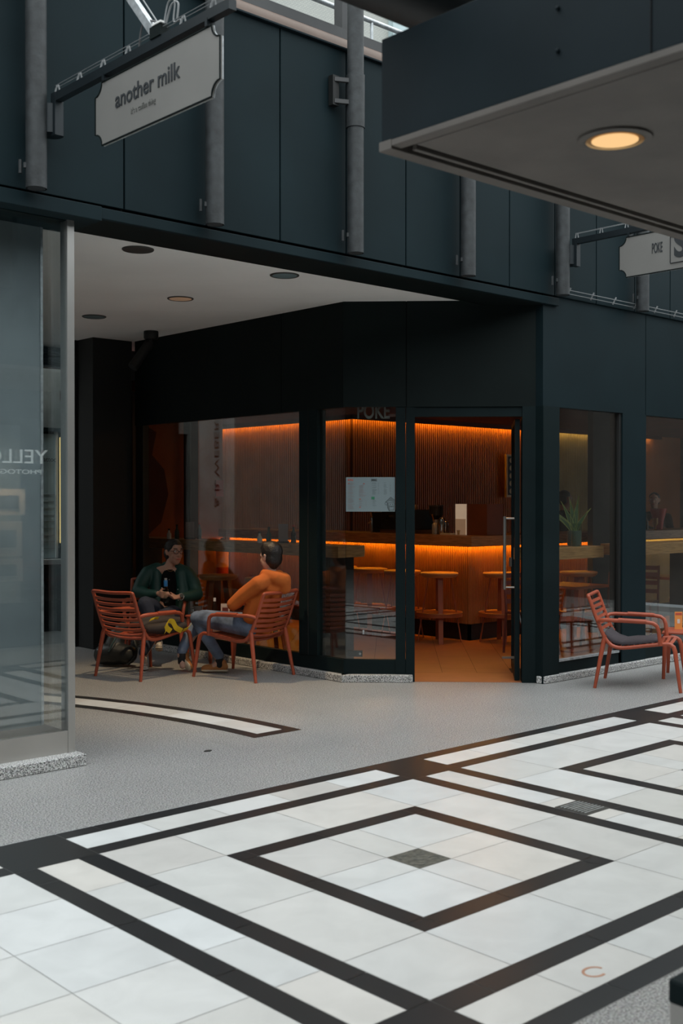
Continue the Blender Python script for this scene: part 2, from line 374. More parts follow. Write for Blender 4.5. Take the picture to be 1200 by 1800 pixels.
# arc inlay (two black lines with white between) set in the granite
a = MB(); cx, cy = -3.6, 1.13
def ring(r0, r1, a0, a1, m, n=24, z=.0016):
    for i in range(n):
        t0, t1 = R(a0+(a1-a0)*i/n), R(a0+(a1-a0)*(i+1)/n)
        a.quad((cx+r0*math.cos(t0), cy+r0*math.sin(t0), z), (cx+r1*math.cos(t0), cy+r1*math.sin(t0), z), (cx+r1*math.cos(t1), cy+r1*math.sin(t1), z), (cx+r0*math.cos(t1), cy+r0*math.sin(t1), z), m)
RO = 6.17
ring(RO-.10, RO, 0, 40, M['black_tile']); ring(RO-.43, RO-.33, 0, 40, M['black_tile']); ring(RO-.33, RO-.10, .95, 40, M['white_tile'], 8)
ring(RO-.33, RO-.10, 0, .95, M['black_tile'], 1)
for k in range(8):
    an = R(.95+5.1*(k+1)); u = Vector((math.cos(an), math.sin(an), 0)); n = Vector((-u.y, u.x, 0))*.0018; c = Vector((cx, cy, .0026))
    a.quad(c+u*(RO-.33)-n, c+u*(RO-.1)-n, c+u*(RO-.1)+n, c+u*(RO-.33)+n, M['grout'])
struct('floor_arc_inlay', a)
# lines scored on the brown centre stone
c = MB()
for k, (dx, dy, ro) in enumerate([(-.05, .05, 20), (.05, .05, 200), (-.05, -.05, 160), (.05, -.05, 300), (0, 0, 80)]):
    pts = arc((1.057+dx, -1.479+dy, .001), .028, ro, ro+190, 8, (1, 0, 0), (0, 1, 0)); c.tube(pts, .0012, M['ink_soft'], 5)
tag(c.build('stone_engraving'), 'worn curly engraving on the brown stone at the centre of the tiled square', 'floor engraving')

# ---- upper gallery facade: teal panels at Y = 1.2
PX0 = -.785; PW = .643
wall = MB(); back = MB()
for k in range(0, 22):
    x0, x1 = PX0-2*PW+k*PW, PX0-2*PW+(k+1)*PW
    wall.box(x0+.006, 1.20, 3.515, x1-.006, 1.24, 5.03, M['panel'])
wall.box(-3, 1.235, 3.44, 13, 1.30, 5.01, M['seam'])
wall.box(-3, 1.17, 5.03, 13, 1.32, 5.045, M['near_blue'])
struct('wall_gallery', wall, bevel=.003)
fa = MB()
fa.box(-3, 1.17, 3.405, .965, 1.62, 3.495, M['panel'])
fa.box(.965, 1.19, 3.425, 5.70, 1.22, 3.495, M['panel'])
fa.box(.965, 1.22, 3.425, 5.55, 1.62, 3.47, M['panel_dark'])
fa.box(.965, 1.60, 3.425, 5.2, 1.62, 3.56, M['panel_dark'])
struct('trim_2', fa, bevel=.004)
# upper level beyond: gutter, beam, pale netted wall, handrail, mullions
up = MB(); up.tube([(-3, 1.53, 5.135), (13, 1.53, 5.135)], .15, M['brown_beam'], 24)
up.box(-3, 1.45, 5.262, 13, 1.75, 5.34, M['grey_beam']); struct('trim_3', up, smooth=30)
uw = MB(); uw.box(-3, 4.6, 5.0, 16, 4.9, 9.5, M['brick'])
for x in (3.4, 6.9): uw.box(x, 4.52, 5.6, x+.9, 4.6, 8.8, M['far_window']); uw.box(x+.42, 4.5, 5.6, x+.47, 4.54, 8.8, M['white'])
struct('wall_upper', uw)
uf = bx(-3, 1.76, 5.0, 16, 4.9, 5.12, M['grey_beam']); struct('floor_upper', uf)
post = thing('steel_post', (3.78, 2.0, 5.12), 'dark grey steel upright rising from the beam above the teal panels', 'steel post')
bx(-.06, -.05, 0, .06, .05, 2.8, M['grey_beam']).build('shaft', post)
hr = MB(); hr.tube([(-1, 2.3, 5.98), (13, 2.3, 5.98)], .022, M['galv']); hr.tube([(-1, 2.3, 5.80), (13, 2.3, 5.80)], .004, M['wire'], 5); hr.tube([(-1, 2.3, 5.62), (13, 2.3, 5.62)], .004, M['wire'], 5)
for x in (1.6, 4.4, 7.2): hr.tube([(x, 2.3, 5.12), (x, 2.3, 5.98)], .015, M['galv'])
tag(hr.build('handrail', smooth=40), 'pale tubular handrail with wires on the upper gallery', 'handrail')

# ---- white soffit over the recess
so = MB(); so.box(.70, 1.62, 3.47, 5.6, 7.16, 3.56, M['soffit']); struct('ceiling', so)
# ---- recess walls. W1 plane X=4.29, W2 diagonal, W3 plane Y=1.25
PF, PD, FR = M['panel'], M['panel_dark'], M['frame']
C2, C3 = Vector((4.29, 2.54, 0)), Vector((5.53, 1.30, 0)); D2 = (C3-C2).normalized(); N2 = Vector((D2.y, -D2.x, 0))*-1   # N2 points inside
if N2.x < 0: N2 = -N2
def dia(mb, s0, s1, z0, z1, m, d0=0, d1=.06):
    p, q = C2+D2*s0, C2+D2*s1
    v = [p+N2*d0, q+N2*d0, q+N2*d1, p+N2*d1]; vs = [(a.x, a.y, z0) for a in v]+[(a.x, a.y, z1) for a in v]
    mb.add(vs, [(0, 3, 2, 1), (4, 5, 6, 7), (0, 1, 5, 4), (1, 2, 6, 5), (2, 3, 7, 6), (3, 0, 4, 7)], m)
S2 = (C3-C2).length
w1 = MB(); w1.box(4.27, 2.535, 2.51, 4.33, 3.42, 3.47, PD); w1.box(4.27, 3.43, 2.51, 4.33, 6.05, 3.47, PD); w1.box(4.28, 3.42, 2.51, 4.33, 3.43, 3.47, M['seam'])
struct('wall_left_header', w1)
w2 = MB(); dia(w2, -.012, .558, 2.51, 3.47, PD, -.02, .04); dia(w2, .566, S2+.02, 2.51, 3.47, PD, -.02, .04); dia(w2, .55, .57, 2.51, 3.47, M['seam'], 0, .03)
struct('wall_diagonal_header', w2)
w3 = MB(); w3.box(5.50, 1.22, 2.51, 7.155, 1.30, 3.53, PF); w3.box(7.165, 1.22, 2.51, 9.7, 1.30, 3.53, PF); w3.box(7.15, 1.24, 2.51, 7.17, 1.29, 3.53, M['seam'])
w3.box(9.705, 1.22, 2.51, 12, 1.30, 3.53, PF)
struct('wall_right_header', w3)
# granite curbs
cb = MB(); cb.box(4.22, 2.50, 0, 4.36, 6.08, .068, M['curb']); struct('baseboard_left', cb, bevel=.008)
cb = MB()
p0, p1 = Vector((4.22, 2.52, 0)), Vector((4.645, 2.10, 0))
cb.prism([(4.22, 2.52), (4.685, 2.055), (4.76, 2.13), (4.30, 2.60)], (0, 0, .068), M['curb'], ax=(1, 0, 0), ay=(0, 1, 0)); struct('baseboard_diagonal', cb, bevel=.008)
cb = MB(); cb.prism([(5.475, 1.265), (5.52, 1.20), (5.62, 1.19), (12, 1.19), (12, 1.30), (5.60, 1.30), (5.52, 1.31)], (0, 0, .068), M['curb'], ax=(1, 0, 0), ay=(0, 1, 0)); struct('baseboard_right', cb, bevel=.01)
# windows: frames and panes
def window(name, boxes, panes, glass):
    fr = MB()
    for b in boxes: b(fr)
    o = struct(name, fr)
    for p in panes:
        g = MB(); p(g, glass); g.build('glass_pane', o)
    return o
# W1 big window
window('window_1', [lambda m: m.box(4.28, 2.54, .07, 4.34, 6.05, .20, FR), lambda m: m.box(4.27, 2.90, .20, 4.38, 3.16, 2.51, FR), lambda m: m.box(4.265, 3.02, .20, 4.275, 3.03, 2.51, M['seam']),
                    lambda m: m.box(4.28, 5.90, .20, 4.36, 6.05, 2.51, M['black'])],
       [lambda m, g: m.box(4.305, 3.16, .20, 4.315, 5.90, 2.51, g), lambda m, g: m.box(4.305, 2.545, .20, 4.315, 2.90, 2.51, g)], M['glass'])
window('window_2', [lambda m: dia(m, -.01, .64, .07, .20, FR, .0, .06), lambda m: dia(m, .467, .555, .07, 2.51, FR, -.01, .08), lambda m: dia(m, .56, .64, 0, 2.51, FR, -.015, .09)],
       [lambda m, g: dia(m, .005, .467, .20, 2.51, g, .025, .035)], M['glass'])
dr = window('door_1', [lambda m: dia(m, .64, 1.613, 2.42, 2.51, FR, 0, .08), lambda m: dia(m, 1.613, S2+.03, 0, 2.51, FR, -.02, .09), lambda m: dia(m, 1.53, 1.54, 2.42, 2.43, FR, 0, .01)], [], M['glass'])
H = C2+D2*1.60+N2*.07; LD = (N2+D2*.07).normalized()
leaf = MB()
def lf(mb, s0, s1, z0, z1, m, t=.045):
    p, q = H+LD*s0, H+LD*s1; w = D2*t
    vs = [(v.x, v.y, z) for z in (z0, z1) for v in (p-w, q-w, q, p)]
    mb.add(vs, [(0, 3, 2, 1), (4, 5, 6, 7), (0, 1, 5, 4), (1, 2, 6, 5), (2, 3, 7, 6), (3, 0, 4, 7)], m)
lf(leaf, 0, .10, .01, 2.40, FR); lf(leaf, .90, .93, .01, 2.40, FR); lf(leaf, .10, .90, .01, .10, FR); lf(leaf, .10, .90, 2.36, 2.40, FR)
dl = leaf.build('door_leaf', dr); g = MB()
lf(g, .10, .90, .10, 2.36, M['glass'], .012); g.build('glass_pane', dl)
hd = MB(); hp = H+LD*.80-D2*.115
hd.tube([(hp.x, hp.y, .78), (hp.x, hp.y, 1.50)], .016, M['steel'], 12)
for z in (.80, 1.48):
    q = hp+D2*.10; hd.tube([(hp.x, hp.y, z), (q.x, q.y, z)], .011, M['steel'], 8)
hd.build('door_handle', dl, smooth=40)
st = MB(); q = H+LD*.72-D2*.14; st.bar((q.x, q.y, .12), (q.x+D2.x*.16, q.y+D2.y*.16, .12), .03, .02, M['steel']); q2 = H+N2*.88; st.build('door_stop', dl)
lk = MB(); q = H+LD*.905-D2*.05; lk.bar((q.x, q.y, 1.00), (q.x, q.y, 1.09), .02, .03, M['steel']); lk.build('lock', dl)
cl = MB(); a0, b0 = H+N2*.02-D2*.0+Vector((0, 0, .62)), H+D2*.04+Vector((0, 0, .40)); cl.tube([a0, b0], .006, M['steel'], 6); cl.build('door_closer_rod', dl)
# W3 windows
window('window_3', [lambda m: m.box(5.62, 1.235, .07, 12, 1.31, .175, FR), lambda m: m.box(5.50, 1.215, .0, 5.74, 1.36, 2.51, FR),
                    lambda m: m.box(6.72, 1.235, .07, 6.76, 1.34, 2.51, M['black'])],
       [lambda m, g: m.box(5.74, 1.26, .175, 6.72, 1.27, 2.51, g)], M['glass'])
sill = bx(5.74, 1.225, .175, 6.72, 1.262, .195, M['galv']); struct('trim_4', sill)
window('window_4', [lambda m: m.box(6.76, 1.22, .07, 7.17, 1.34, 2.51, PF), lambda m: m.box(8.9, 1.22, .07, 9.3, 1.34, 2.51, PF)],
       [lambda m, g: m.box(7.17, 1.26, .175, 8.9, 1.27, 2.51, g)], M['glass'])
pw = bx(9.3, 1.26, .0, 12, 1.30, 2.51, M['panel_dark']); struct('wall_right', pw)

# ---- back of recess: black slab column, lower flank, louvre, shopfront beyond
k = MB(); k.box(3.735, 6.06, 0, 4.24, 6.40, 3.47, M['black']); k.box(3.70, 6.40, 0, 4.3, 6.52, 3.47, M['black'])
k.box(3.90, 6.52, 0, 4.35, 6.88, 3.22, M['frame']); k.box(4.24, 6.3, 0, 4.40, 6.40, 3.36, M['black'])
struct('wall_back', k, bevel=.004)
cbk = bx(3.80, 6.02, 0, 4.24, 6.06, .06, M['curb']); struct('baseboard_back', cbk)
lv = MB()
for i in range(6): lv.box(-1, 7.05, 3.25+i*.035, 4.3, 7.12, 3.272+i*.035, M['frame'])
lv.box(-1, 7.10, 3.22, 4.3, 7.16, 3.47, M['seam']); lv.box(-1, 7.02, 3.22, 4.3, 7.06, 3.24, M['galv'])
tag(lv.build('ventilation_louvre'), 'dark horizontal louvre under the soffit at the back of the recess', 'louvre')
fb = MB(); fb.box(2.3, 7.95, 2.58, 4.9, 8.1, 5.5, M['offwhite']); fb.box(2.3, 8.0, 0, 4.9, 8.1, 2.58, M['frame']); fb.box(-9, 11, 0, 2.3, 11.2, 5, M['near_under']); fb.box(2.25, 7.95, 0, 2.3, 11, 5, M['offwhite'])
struct('wall_far', fb)
sf = MB(); sf.box(3.6, 7.97, .93, 4.30, 8.0, 2.50, M['far_window']); sf.box(3.5, 7.93, 2.53, 4.9, 8.0, 2.57, M['frame'])
sf.box(4.30, 7.95, .93, 4.33, 8.0, 2.53, M['white']); sf.box(3.5, 7.80, .86, 4.9, 8.0, .92, M['white'])
for i in range(9): sf.box(3.6, 7.962, 1.05+i*.085, 4.29, 7.968, 1.056+i*.085, M['grout'])
for x in (4.345, 4.40): sf.box(x-.006, 7.92, 1.12, x+.006, 7.93, 2.46, M['gold'])
so_ = tag(sf.build('shop_front_display'), 'pale shop front with a yellow light strip seen beyond the dark column', 'shop front')
text('sign_lettering', 'Tattoo', (4.08, 7.955, 2.15), (1, 0, 0), (0, 0, 1), .06, M['ink'], so_)
pale = MB(); pale.box(.70, 9.0, 0, .86, 9.72, 3.4, M['white'])
bn = tag(pale.build('banner_pillar'), 'pale pillar with dark upright lettering reflected in the cafe window', 'pillar')
text('banner_lettering', '& R WEBER', (.862, 9.30, 1.55), (0, 0, 1), (0, -1, 0), .12, M['ink'], bn, width=1.35)

# ---- left showcase shop
sc = MB(); sc.box(-3, 1.19, 0, .86, 1.42, .075, M['curb']); sc.box(.74, 1.42, 0, .88, 7, .05, M['curb']); struct('baseboard_showcase', sc, bevel=.008)
sh = MB(); sh.box(-3, 1.29, .075, .785, 1.33, .215, M['steel']); sh.box(-3, 1.30, 3.40, .785, 1.34, 3.47, FR)
sh.box(-3, 1.58, .15, .755, 1.61, 3.44, M['show_back']); sh.box(.755, 1.575, .15, .772, 1.615, 3.44, M['galv'])
sh.box(-3, 1.33, .17, .785, 7.0, .21, M['near_under']); sh.box(.78, 2.2, .05, .83, 7.0, .21, M['steel'])
ws = struct('window_5', sh)
si = MB(); si.box(-3.1, 1.6, 0, -3.0, 7.1, 3.47, M['near_under']); si.box(-3.0, 7.0, 0, .78, 7.1, 3.47, M['near_under']); si.box(-3.0, 1.62, 3.44, .70, 7.1, 3.5, M['near_under']); struct('wall_shop_unseen', si)  # unseen shop walls added to keep the cafe window reflection dim
MB().box(-3, 1.305, .215, .785, 1.315, 3.40, M['glass_shop']).build('glass_pane', ws)
MB().box(.80, 1.38, .05, .81, 6.9, 3.44, M['glass_shop']).build('glass_pane', ws)
pt = MB(); pt.box(.785, 1.285, .075, .835, 1.375, 3.44, M['steel']); struct('trim_5', pt, bevel=.003)
for i, z in enumerate((.17, .52, 1.07, 1.62, 2.17, 2.72, 3.27)):
    b = MB().lathe([(.001, -.012), (.010, -.007), (.012, 0), (.010, .007), (.001, .012)], (.852, 1.36, z), M['galv'], 10); b.bar((.83, 1.36, z), (.85, 1.36, z), .008, .008, M['galv'])
    names = ['lowest, just above the kerb', 'second from the bottom', 'third from the bottom', 'halfway up', 'third from the top', 'second from the top', 'topmost, near the soffit']
    tag(b.build('glass_fixing', smooth=60), 'small silver glass fixing on the steel corner post, '+names[i], 'fixing', 'glass fixings on the showcase post')

# ---- opposite side of the gallery (seen only in reflections and from the side)
op = MB(); op.box(1.6, -4.3, 0, 12, -4.2, .5, M['panel']); op.box(1.6, -4.3, 2.6, 12, -4.2, 3.5, M['panel']); op.box(3.9, -4.3, .5, 4.3, -4.2, 2.6, M['panel'])
op.box(1.6, -4.3, .5, 1.8, -4.2, 2.6, M['panel']); op.box(3.2, -4.28, 3.5, 13, -4.17, 5.03, M['panel']); op.box(1.6, -9, 0, 1.7, -4.3, 3.5, M['panel_dark'])
op.box(-9, -9.1, 0, 12, -9, 5, M['panel']); op.box(-9, -9.1, 0, -8.9, 9, 5, M['panel']); op.box(13.4, -9, 0, 13.5, 1.2, 5, M['near_under'])
struct('wall_opposite', op)
oc = MB(); oc.box(-9, -9, 3.5, 13, -4.2, 3.6, M['near_under']); oc.box(-9, -9, 5.0, 13, -4.17, 5.1, M['near_under']); struct('ceiling_opposite', oc)
ow = bx(1.8, -4.26, .5, 3.9, -4.25, 2.6, M['glass']); ow_ = struct('window_6', ow)
bk = bx(1.8, -5.6, .0, 3.9, -5.5, 2.6, M['show_back']); struct('wall_opposite_shop', bk)
text('shop_lettering', 'YELLOW', (3.58, -4.19, 2.08), (-1, 0, 0), (0, 0, 1), .16, M['glow_letter'], ow_, width=1.05)
text('shop_lettering', 'PHOTOGRAPHIE', (3.50, -4.19, 1.96), (-1, 0, 0), (0, 0, 1), .05, M['glow_letter'], ow_, width=.9)
for i, (x, z, w, h) in enumerate([(3.22, 1.64, .40, .30), (3.21, 1.22, .34, .40), (3.20, .86, .38, .26), (2.6, 1.64, .40, .32), (2.6, 1.2, .34, .4)]):
    fr = thing('framed_photograph', (x, -4.45, z), 'mounted photograph in the opposite shop window, '+['upper right, wide', 'middle right, upright', 'lower right, wide', 'upper left, wide', 'middle left, upright'][i], 'picture', 0, 'mounted photographs in the opposite window')
    bx(-w/2, 0, -h/2, w/2, .02, h/2, M['photo']).build('mount', fr); bx(-w/3.4, .02, -h/4, w/3.4, .024, h/4, M['photo_dark']).build('print', fr)
lamp('opposite_window_fill', 'AREA', (3.05, -4.33, 2.38), 80, (1, .82, .62), .55, (3.05, -4.52, 1.2), size_y=.10)  # unseen light added to brighten the pictures for their reflection

# ================================================================== GALLERY HARDWARE
def pipe(x, label, zs=3.50, r=.062, collar=False):
    o = thing('drain_pipe', (x, 1.09, zs), label, 'pipe', 0, 'grey vertical pipes on the teal panels')
    s = MB(); s.tube([(0, 0, 0), (0, 0, 3.4)], r, M['pipe'], 20, cap=False)
    s.tube([(0, 0, 0), (0, 0, 3.4)], r*.86, M['pipe'], 20, cap=True); s.build('shaft', o, smooth=50)
    c = MB(); c.tube([(-.072, .06, .09), (-.072, .06, .17)], .011, M['pipe'], 8); c.bar((-.072, .02, .13), (-.02, .0, .13), .015, .03, M['pipe']); c.build('clip', o)
    if collar:
        k = MB(); k.tube([(0, 0, .93), (0, 0, 1.32)], r*1.12, M['pipe'], 20); k.build('sleeve', o, smooth=50)
        k = MB(); k.bar((-.16, .06, 1.27), (-.04, .0, 1.27), .03, .03, M['grey_beam']); k.bar((-.16, .06, 1.11), (-.04, .0, 1.11), .03, .03, M['grey_beam']); k.bar((-.15, .075, 1.08), (-.15, .075, 1.30), .05, .06, M['black']); k.build('wall_bracket', o)
    return o
pipe(.476, 'grey vertical pipe at far left carrying the clamp of the cream sign')
pipe(1.775, 'grey vertical pipe partly hidden behind the large cream sign')
pipe(3.065, 'tall grey vertical pipe with a thicker sleeve and a wall bracket', collar=True)
pipe(4.335, 'grey vertical pipe emerging below the blue overhanging box, second from the clamp')
pipe(5.615, 'grey vertical pipe holding the clamp of the small right-hand sign')
pipe(6.90, 'grey vertical pipe behind the small right-hand sign')

def hanging_sign(x, y1, y0, zt, zb, label, texts, barlen, brace):
    o = thing('hanging_sign', (x, 1.09, zt), label, 'sign')
    n = .07; N = 6; poly = []
    L0, L1, B, T = y0, y1, zb, zt
    def notch(cx, cz, a0, a1): return [(cx+n*math.cos(R(a0+(a1-a0)*i/N)), cz+n*math.sin(R(a0+(a1-a0)*i/N))) for i in range(N+1)]
    # sign outline in (y,z) with concave corners
    poly += notch(L0, B, 90, 0); poly += notch(L1, B, 180, 90); poly += notch(L1, T, 270, 180); poly += notch(L0, T, 0, -90)
    s = MB(); s.prism(poly, (.014, 0, 0), M['sign'], (x-.011, 0, 0), (0, 1, 0), (0, 0, 1)); pn = s.build('sign_panel'); 
    e = MB(); e.tube([(x-.012, p[0], p[1]) for p in poly], .005, M['panel_dark'], 5, closed=True); e.tube([(x+.004, p[0], p[1]) for p in poly], .004, M['galv'], 5, closed=True); ed = e.build('edge_trim')
    b = MB(); yb = 1.02
    b.bar((x, yb, zt+.055), (x, yb-barlen, zt+.055), .045, .05, M['bracket']); b.bar((x, y1-.1, zt+.0), (x, y1-.1, zt+.04), .02, .05, M['bracket']); b.bar((x, y0+.1, zt), (x, y0+.1, zt+.04), .02, .05, M['bracket'])
    b.bar((x, yb, zt+.08), (x, yb, zt-.17), .05, .055, M['bracket']); br = b.build('support_bar')
    c = MB(); c.tube([(x, 1.09, zt-.15), (x, 1.09, zt+.02)], .072, M['bracket'], 20); c.bar((x, 1.04, zt-.14), (x, 1.04, zt+.01), .02, .05, M['galv']); cm = c.build('pipe_clamp', smooth=40)
    w = MB(); yy = yb
    for dx in (-.012, .012): w.tube([(x+dx, yb, zt+.125), (x+dx, yb-barlen, zt+.125)], .0022, M['wire'], 5)
    k = 0
    while yy > yb-barlen: w.bar((x-.014, yy, zt+.08), (x+.0, yy, zt+.13), .004, .010, M['wire']); w.bar((x+.014, yy-.014, zt+.08), (x+.0, yy-.014, zt+.13), .004, .010, M['wire']); yy -= .26
    wr = w.build('bird_wire')
    kids = [pn, ed, br, cm, wr]
    if brace:
        d = MB(); d.bar((x, brace[0][0], brace[0][1]), (x, brace[1][0], brace[1][1]), .035, .045, M['galv'])
        d.tube(smooth_path([(x+.02, brace[0][0], brace[0][1]+.06), (x+.02, brace[1][0], brace[1][1]+.08)]), .004, M['wire'], 6); kids.append(d.build('brace_arm'))
        l = MB(); l.box(x-.03, brace[0][0]-.09, zt+.08, x+.03, brace[0][0]+.01, zt+.14, M['panel_dark']); l.box(x-.035, brace[0][0]-.10, zt+.14, x-.01, brace[0][0]-.02, zt+.15, M['white'])
        l.tube(smooth_path([(x, brace[0][0]+.16, zt+.08), (x, brace[0][0]+.12, zt+.20), (x, brace[0][0], zt+.18), (x, brace[0][0]-.04, zt+.12)]), .006, M['grey_beam'], 6)
        l.tube(smooth_path([(x, brace[0][0]-.08, zt+.14), (x, brace[0][0]-.12, zt+.24), (x, brace[0][0]-.18, zt+.23), (x, brace[0][0]-.17, zt+.13), (x, brace[0][0]-.23, zt+.12)]), .005, M['wire'], 6)
        l.tube(smooth_path([(x, brace[0][0]-.10, zt+.14), (x, brace[0][0]-.15, zt+.22), (x, brace[0][0]-.21, zt+.21), (x, brace[0][0]-.20, zt+.13)]), .005, M['wire'], 6); kids.append(l.build('junction_box'))
    for body, y, z, h, w_, m, bold in texts:
        kids.append(text('lettering', body, (x-.0135, y, z), (0, -1, 0), (0, 0, 1), h, m, None, width=w_, bold=bold, depth=.003))
    bpy.context.view_layer.update(); inv = Matrix.Translation(Vector((-x, -1.09, -zt)))
    for kd in kids: kd.data.transform(inv); kd.parent = o
    return o
hanging_sign(.575, .56, -.615, 3.985, 3.635, 'large cream sign lettered another milk hanging at right angles from the left pipe',
             [('another milk', .345, 3.805, .088, .62, M['ink'], .010), ("it's a coffee thing", .19, 3.735, .030, .24, M['ink_soft'], 0)], 1.72, ((-.03, 4.10), (.52, 4.72)))
s2 = hanging_sign(5.72, .56, -.62, 3.93, 3.585, 'small cream sign with POKE and boxed letters hanging at upper right',
             [('POKE', .235, 3.75, .085, .10, M['ink'], .008), ('SI', .025, 3.69, .22, .17, M['ink'], .03)], 1.72, None)
fb_ = MB()
for a_, b_ in (((.06, 3.64), (.06, 3.86)), ((.06, 3.86), (-.55, 3.86)), ((-.55, 3.86), (-.55, 3.64)), ((-.55, 3.64), (.06, 3.64))): fb_.bar((-.0135, a_[0]-1.09, a_[1]-3.93), (-.0135, b_[0]-1.09, b_[1]-3.93), .003, .012, M['ink'], up=(1, 0, 0))
fb_.build('letter_frame', s2)
# bird wires over the right-hand header
bw = MB()
for z, y in ((3.545, 1.165), (3.575, 1.15)): bw.tube([(5.74, y, z), (12, y, z)], .004, M['wire'], 5)
for i in range(18): bw.bar((5.8+i*.36, 1.175, 3.532), (5.82+i*.36, 1.15, 3.60), .006, .014, M['wire'])
tag(bw.build('bird_wire'), 'pair of pale bird wires running along the top of the right-hand fascia', 'wire')

# ---- near overhanging box with downlight, dark pipe above it
nb = MB(); X0, Y1_, Z0, Z1 = .10, -2.205, 2.905, 3.29
nb.box(X0, -4.3, Z0+.02, 6.5, Y1_, Z1, M['near_blue'])
nb.box(X0+.0, -4.3, Z0-.002, X0+.05, Y1_+.0, Z0+.02, M['near_under']); nb.box(X0+.075, -4.3, Z0+.006, 6.5, Y1_-.10, Z0+.0199, M['near_under'])
nb.box(X0-.002, Y1_-.05, Z0-.012, 6.5, Y1_+.012, Z0+.022, M['near_under']); nb.box(X0+.09, Y1_-.085, Z0-.004, 6.5, Y1_-.065, Z0+.019, M['near_under'])
nb.box(X0-.004, -3.300, Z0+.02, X0+.001, -3.296, Z1, M['seam'])
struct('trim_6', nb, bevel=.002)
for i, z in enumerate((3.025, 3.155)):
    sc_ = MB().lathe([(.001, -.008), (.006, -.005), (.007, 0), (.006, .005), (.001, .008)], (X0-.004, -2.974, z), M['near_blue'], 10)
    tag(sc_.build('panel_screw', smooth=60), ('lower' if i == 0 else 'upper')+' screw head on the blue side of the overhanging box', 'screw', 'screws on the blue box')
def downlight(x, y, z, rad, lens, label, rim=.018, deep=.0):
    o = thing('ceiling_downlight', (x, y, z), label, 'ceiling light', 0, None)
    MB().lathe([(rad, 0), (rad, -.006), (rad-rim*.4, -.010), (rad-rim, -.006), (rad-rim, 0)], (0, 0, 0), M['drain'], 36).build('rim', o, smooth=40)
    MB().lathe([(rad-rim, -.0068), (rad-rim, -.0062)], (0, 0, 0), lens, 36).build('lens', o)
    return o
o = thing('ceiling_downlight', (.63, -2.82, 2.911), 'large glowing warm downlight in the underside of the blue overhanging box', 'ceiling light')
MB().lathe([(.128, 0), (.128, -.008), (.112, -.014), (.100, -.010), (.098, 0)], (0, 0, 0), M['near_under'], 40).build('rim', o, smooth=40)
rf = MB(); N = 32
for (r0, z0), (r1, z1) in zip([(.100, -.011), (.092, -.009), (.0, -.0075)], [(.092, -.009), (.078, -.0078), (0, 0)]):
    if r1: 
        for k_ in range(N):
            a0_, a1_ = 2*PI*k_/N, 2*PI*(k_+1)/N; rf.quad((r0*math.cos(a0_), r0*math.sin(a0_), z0), (r0*math.cos(a1_), r0*math.sin(a1_), z0), (r1*math.cos(a1_), r1*math.sin(a1_), z1), (r1*math.cos(a0_), r1*math.sin(a0_), z1), M['brass'])
rf.build('reflector', o, smooth=60)
lo = MB().lathe([(.080, -.0095), (.078, -.0085)], (0, 0, 0), M['lens'], 32).build('lens', o)
dp = MB().tube([(-4, -2.12, 3.60), (.66, -2.12, 3.60)], .155, M['black'], 24)
tag(dp.build('dark_duct', smooth=40), 'black round duct crossing the top of the view above the blue box', 'duct')
downlight(1.72, 1.95, 3.47, .115, M['lens_dark'], 'unlit dark downlight in the soffit, nearest the fascia on the left', .012)
downlight(3.10, 1.96, 3.47, .118, M['lens_cool'], 'cool glassy downlight in the soffit, the rightmost one')
downlight(3.08, 3.40, 3.47, .118, M['lens'] if 0 else mat('warm_lamp_glass', (.42, .30, .22), .4, emit=(1, .6, .35), es=.10), 'warm lit downlight in the middle of the soffit')
downlight(3.02, 4.80, 3.47, .118, M['lens_cool'], 'cool glassy downlight deepest in the recess on the left')
sp = thing('ceiling_spotlight', (3.97, 5.25, 3.47), 'black cylindrical spotlight hanging from the soffit corner', 'spotlight')
MB().lathe([(.075, 0), (.078, -.01), (.078, -.075), (.07, -.085)], (0, 0, 0), M['black'], 24).build('base', sp, smooth=40)
MB().tube([(0, 0, -.08), (0, 0, -.17)], .02, M['black'], 12).build('stem', sp, smooth=40)
MB().tube([(.0, .03, -.13), (-.20, .05, -.40)], .055, M['black'], 20).build('lamp_head', sp, smooth=40)

# ================================================================== CAFE INTERIOR
fl = MB(); fl.add([(4.33, 13, .001), (4.33, 2.60, .001), (5.56, 1.37, .001), (18, 1.37, .001), (18, 13, .001)], [(0, 1, 2, 3, 4)], M['dark_grout'])
# diagonal terracotta tiles .33 wide, clipped to a rectangle region around the door by using short tiles
ft = MB(); dA, dB = Vector((.7071, .7071, 0)), Vector((.7071, -.7071, 0)); o0 = Vector((4.30, 2.54, .002))
for i in range(-14, 30):
    for k_ in range(0, 12):
        p = o0+dB*(i*.333+.245)+dA*(k_*.86-(.30 if i % 2 else 0)+.0); q = p+dA*.857+dB*.330
        c4 = [p, p+dA*.857, q, p+dB*.330]
        if any(v.x < 4.33 or v.y < 1.31 or v.x > 17.9 or v.y > 12.9 or (v-C2).dot(N2) < .0 for v in c4): continue
        ft.add(c4, [(0, 1, 2, 3)], M['terracotta'])
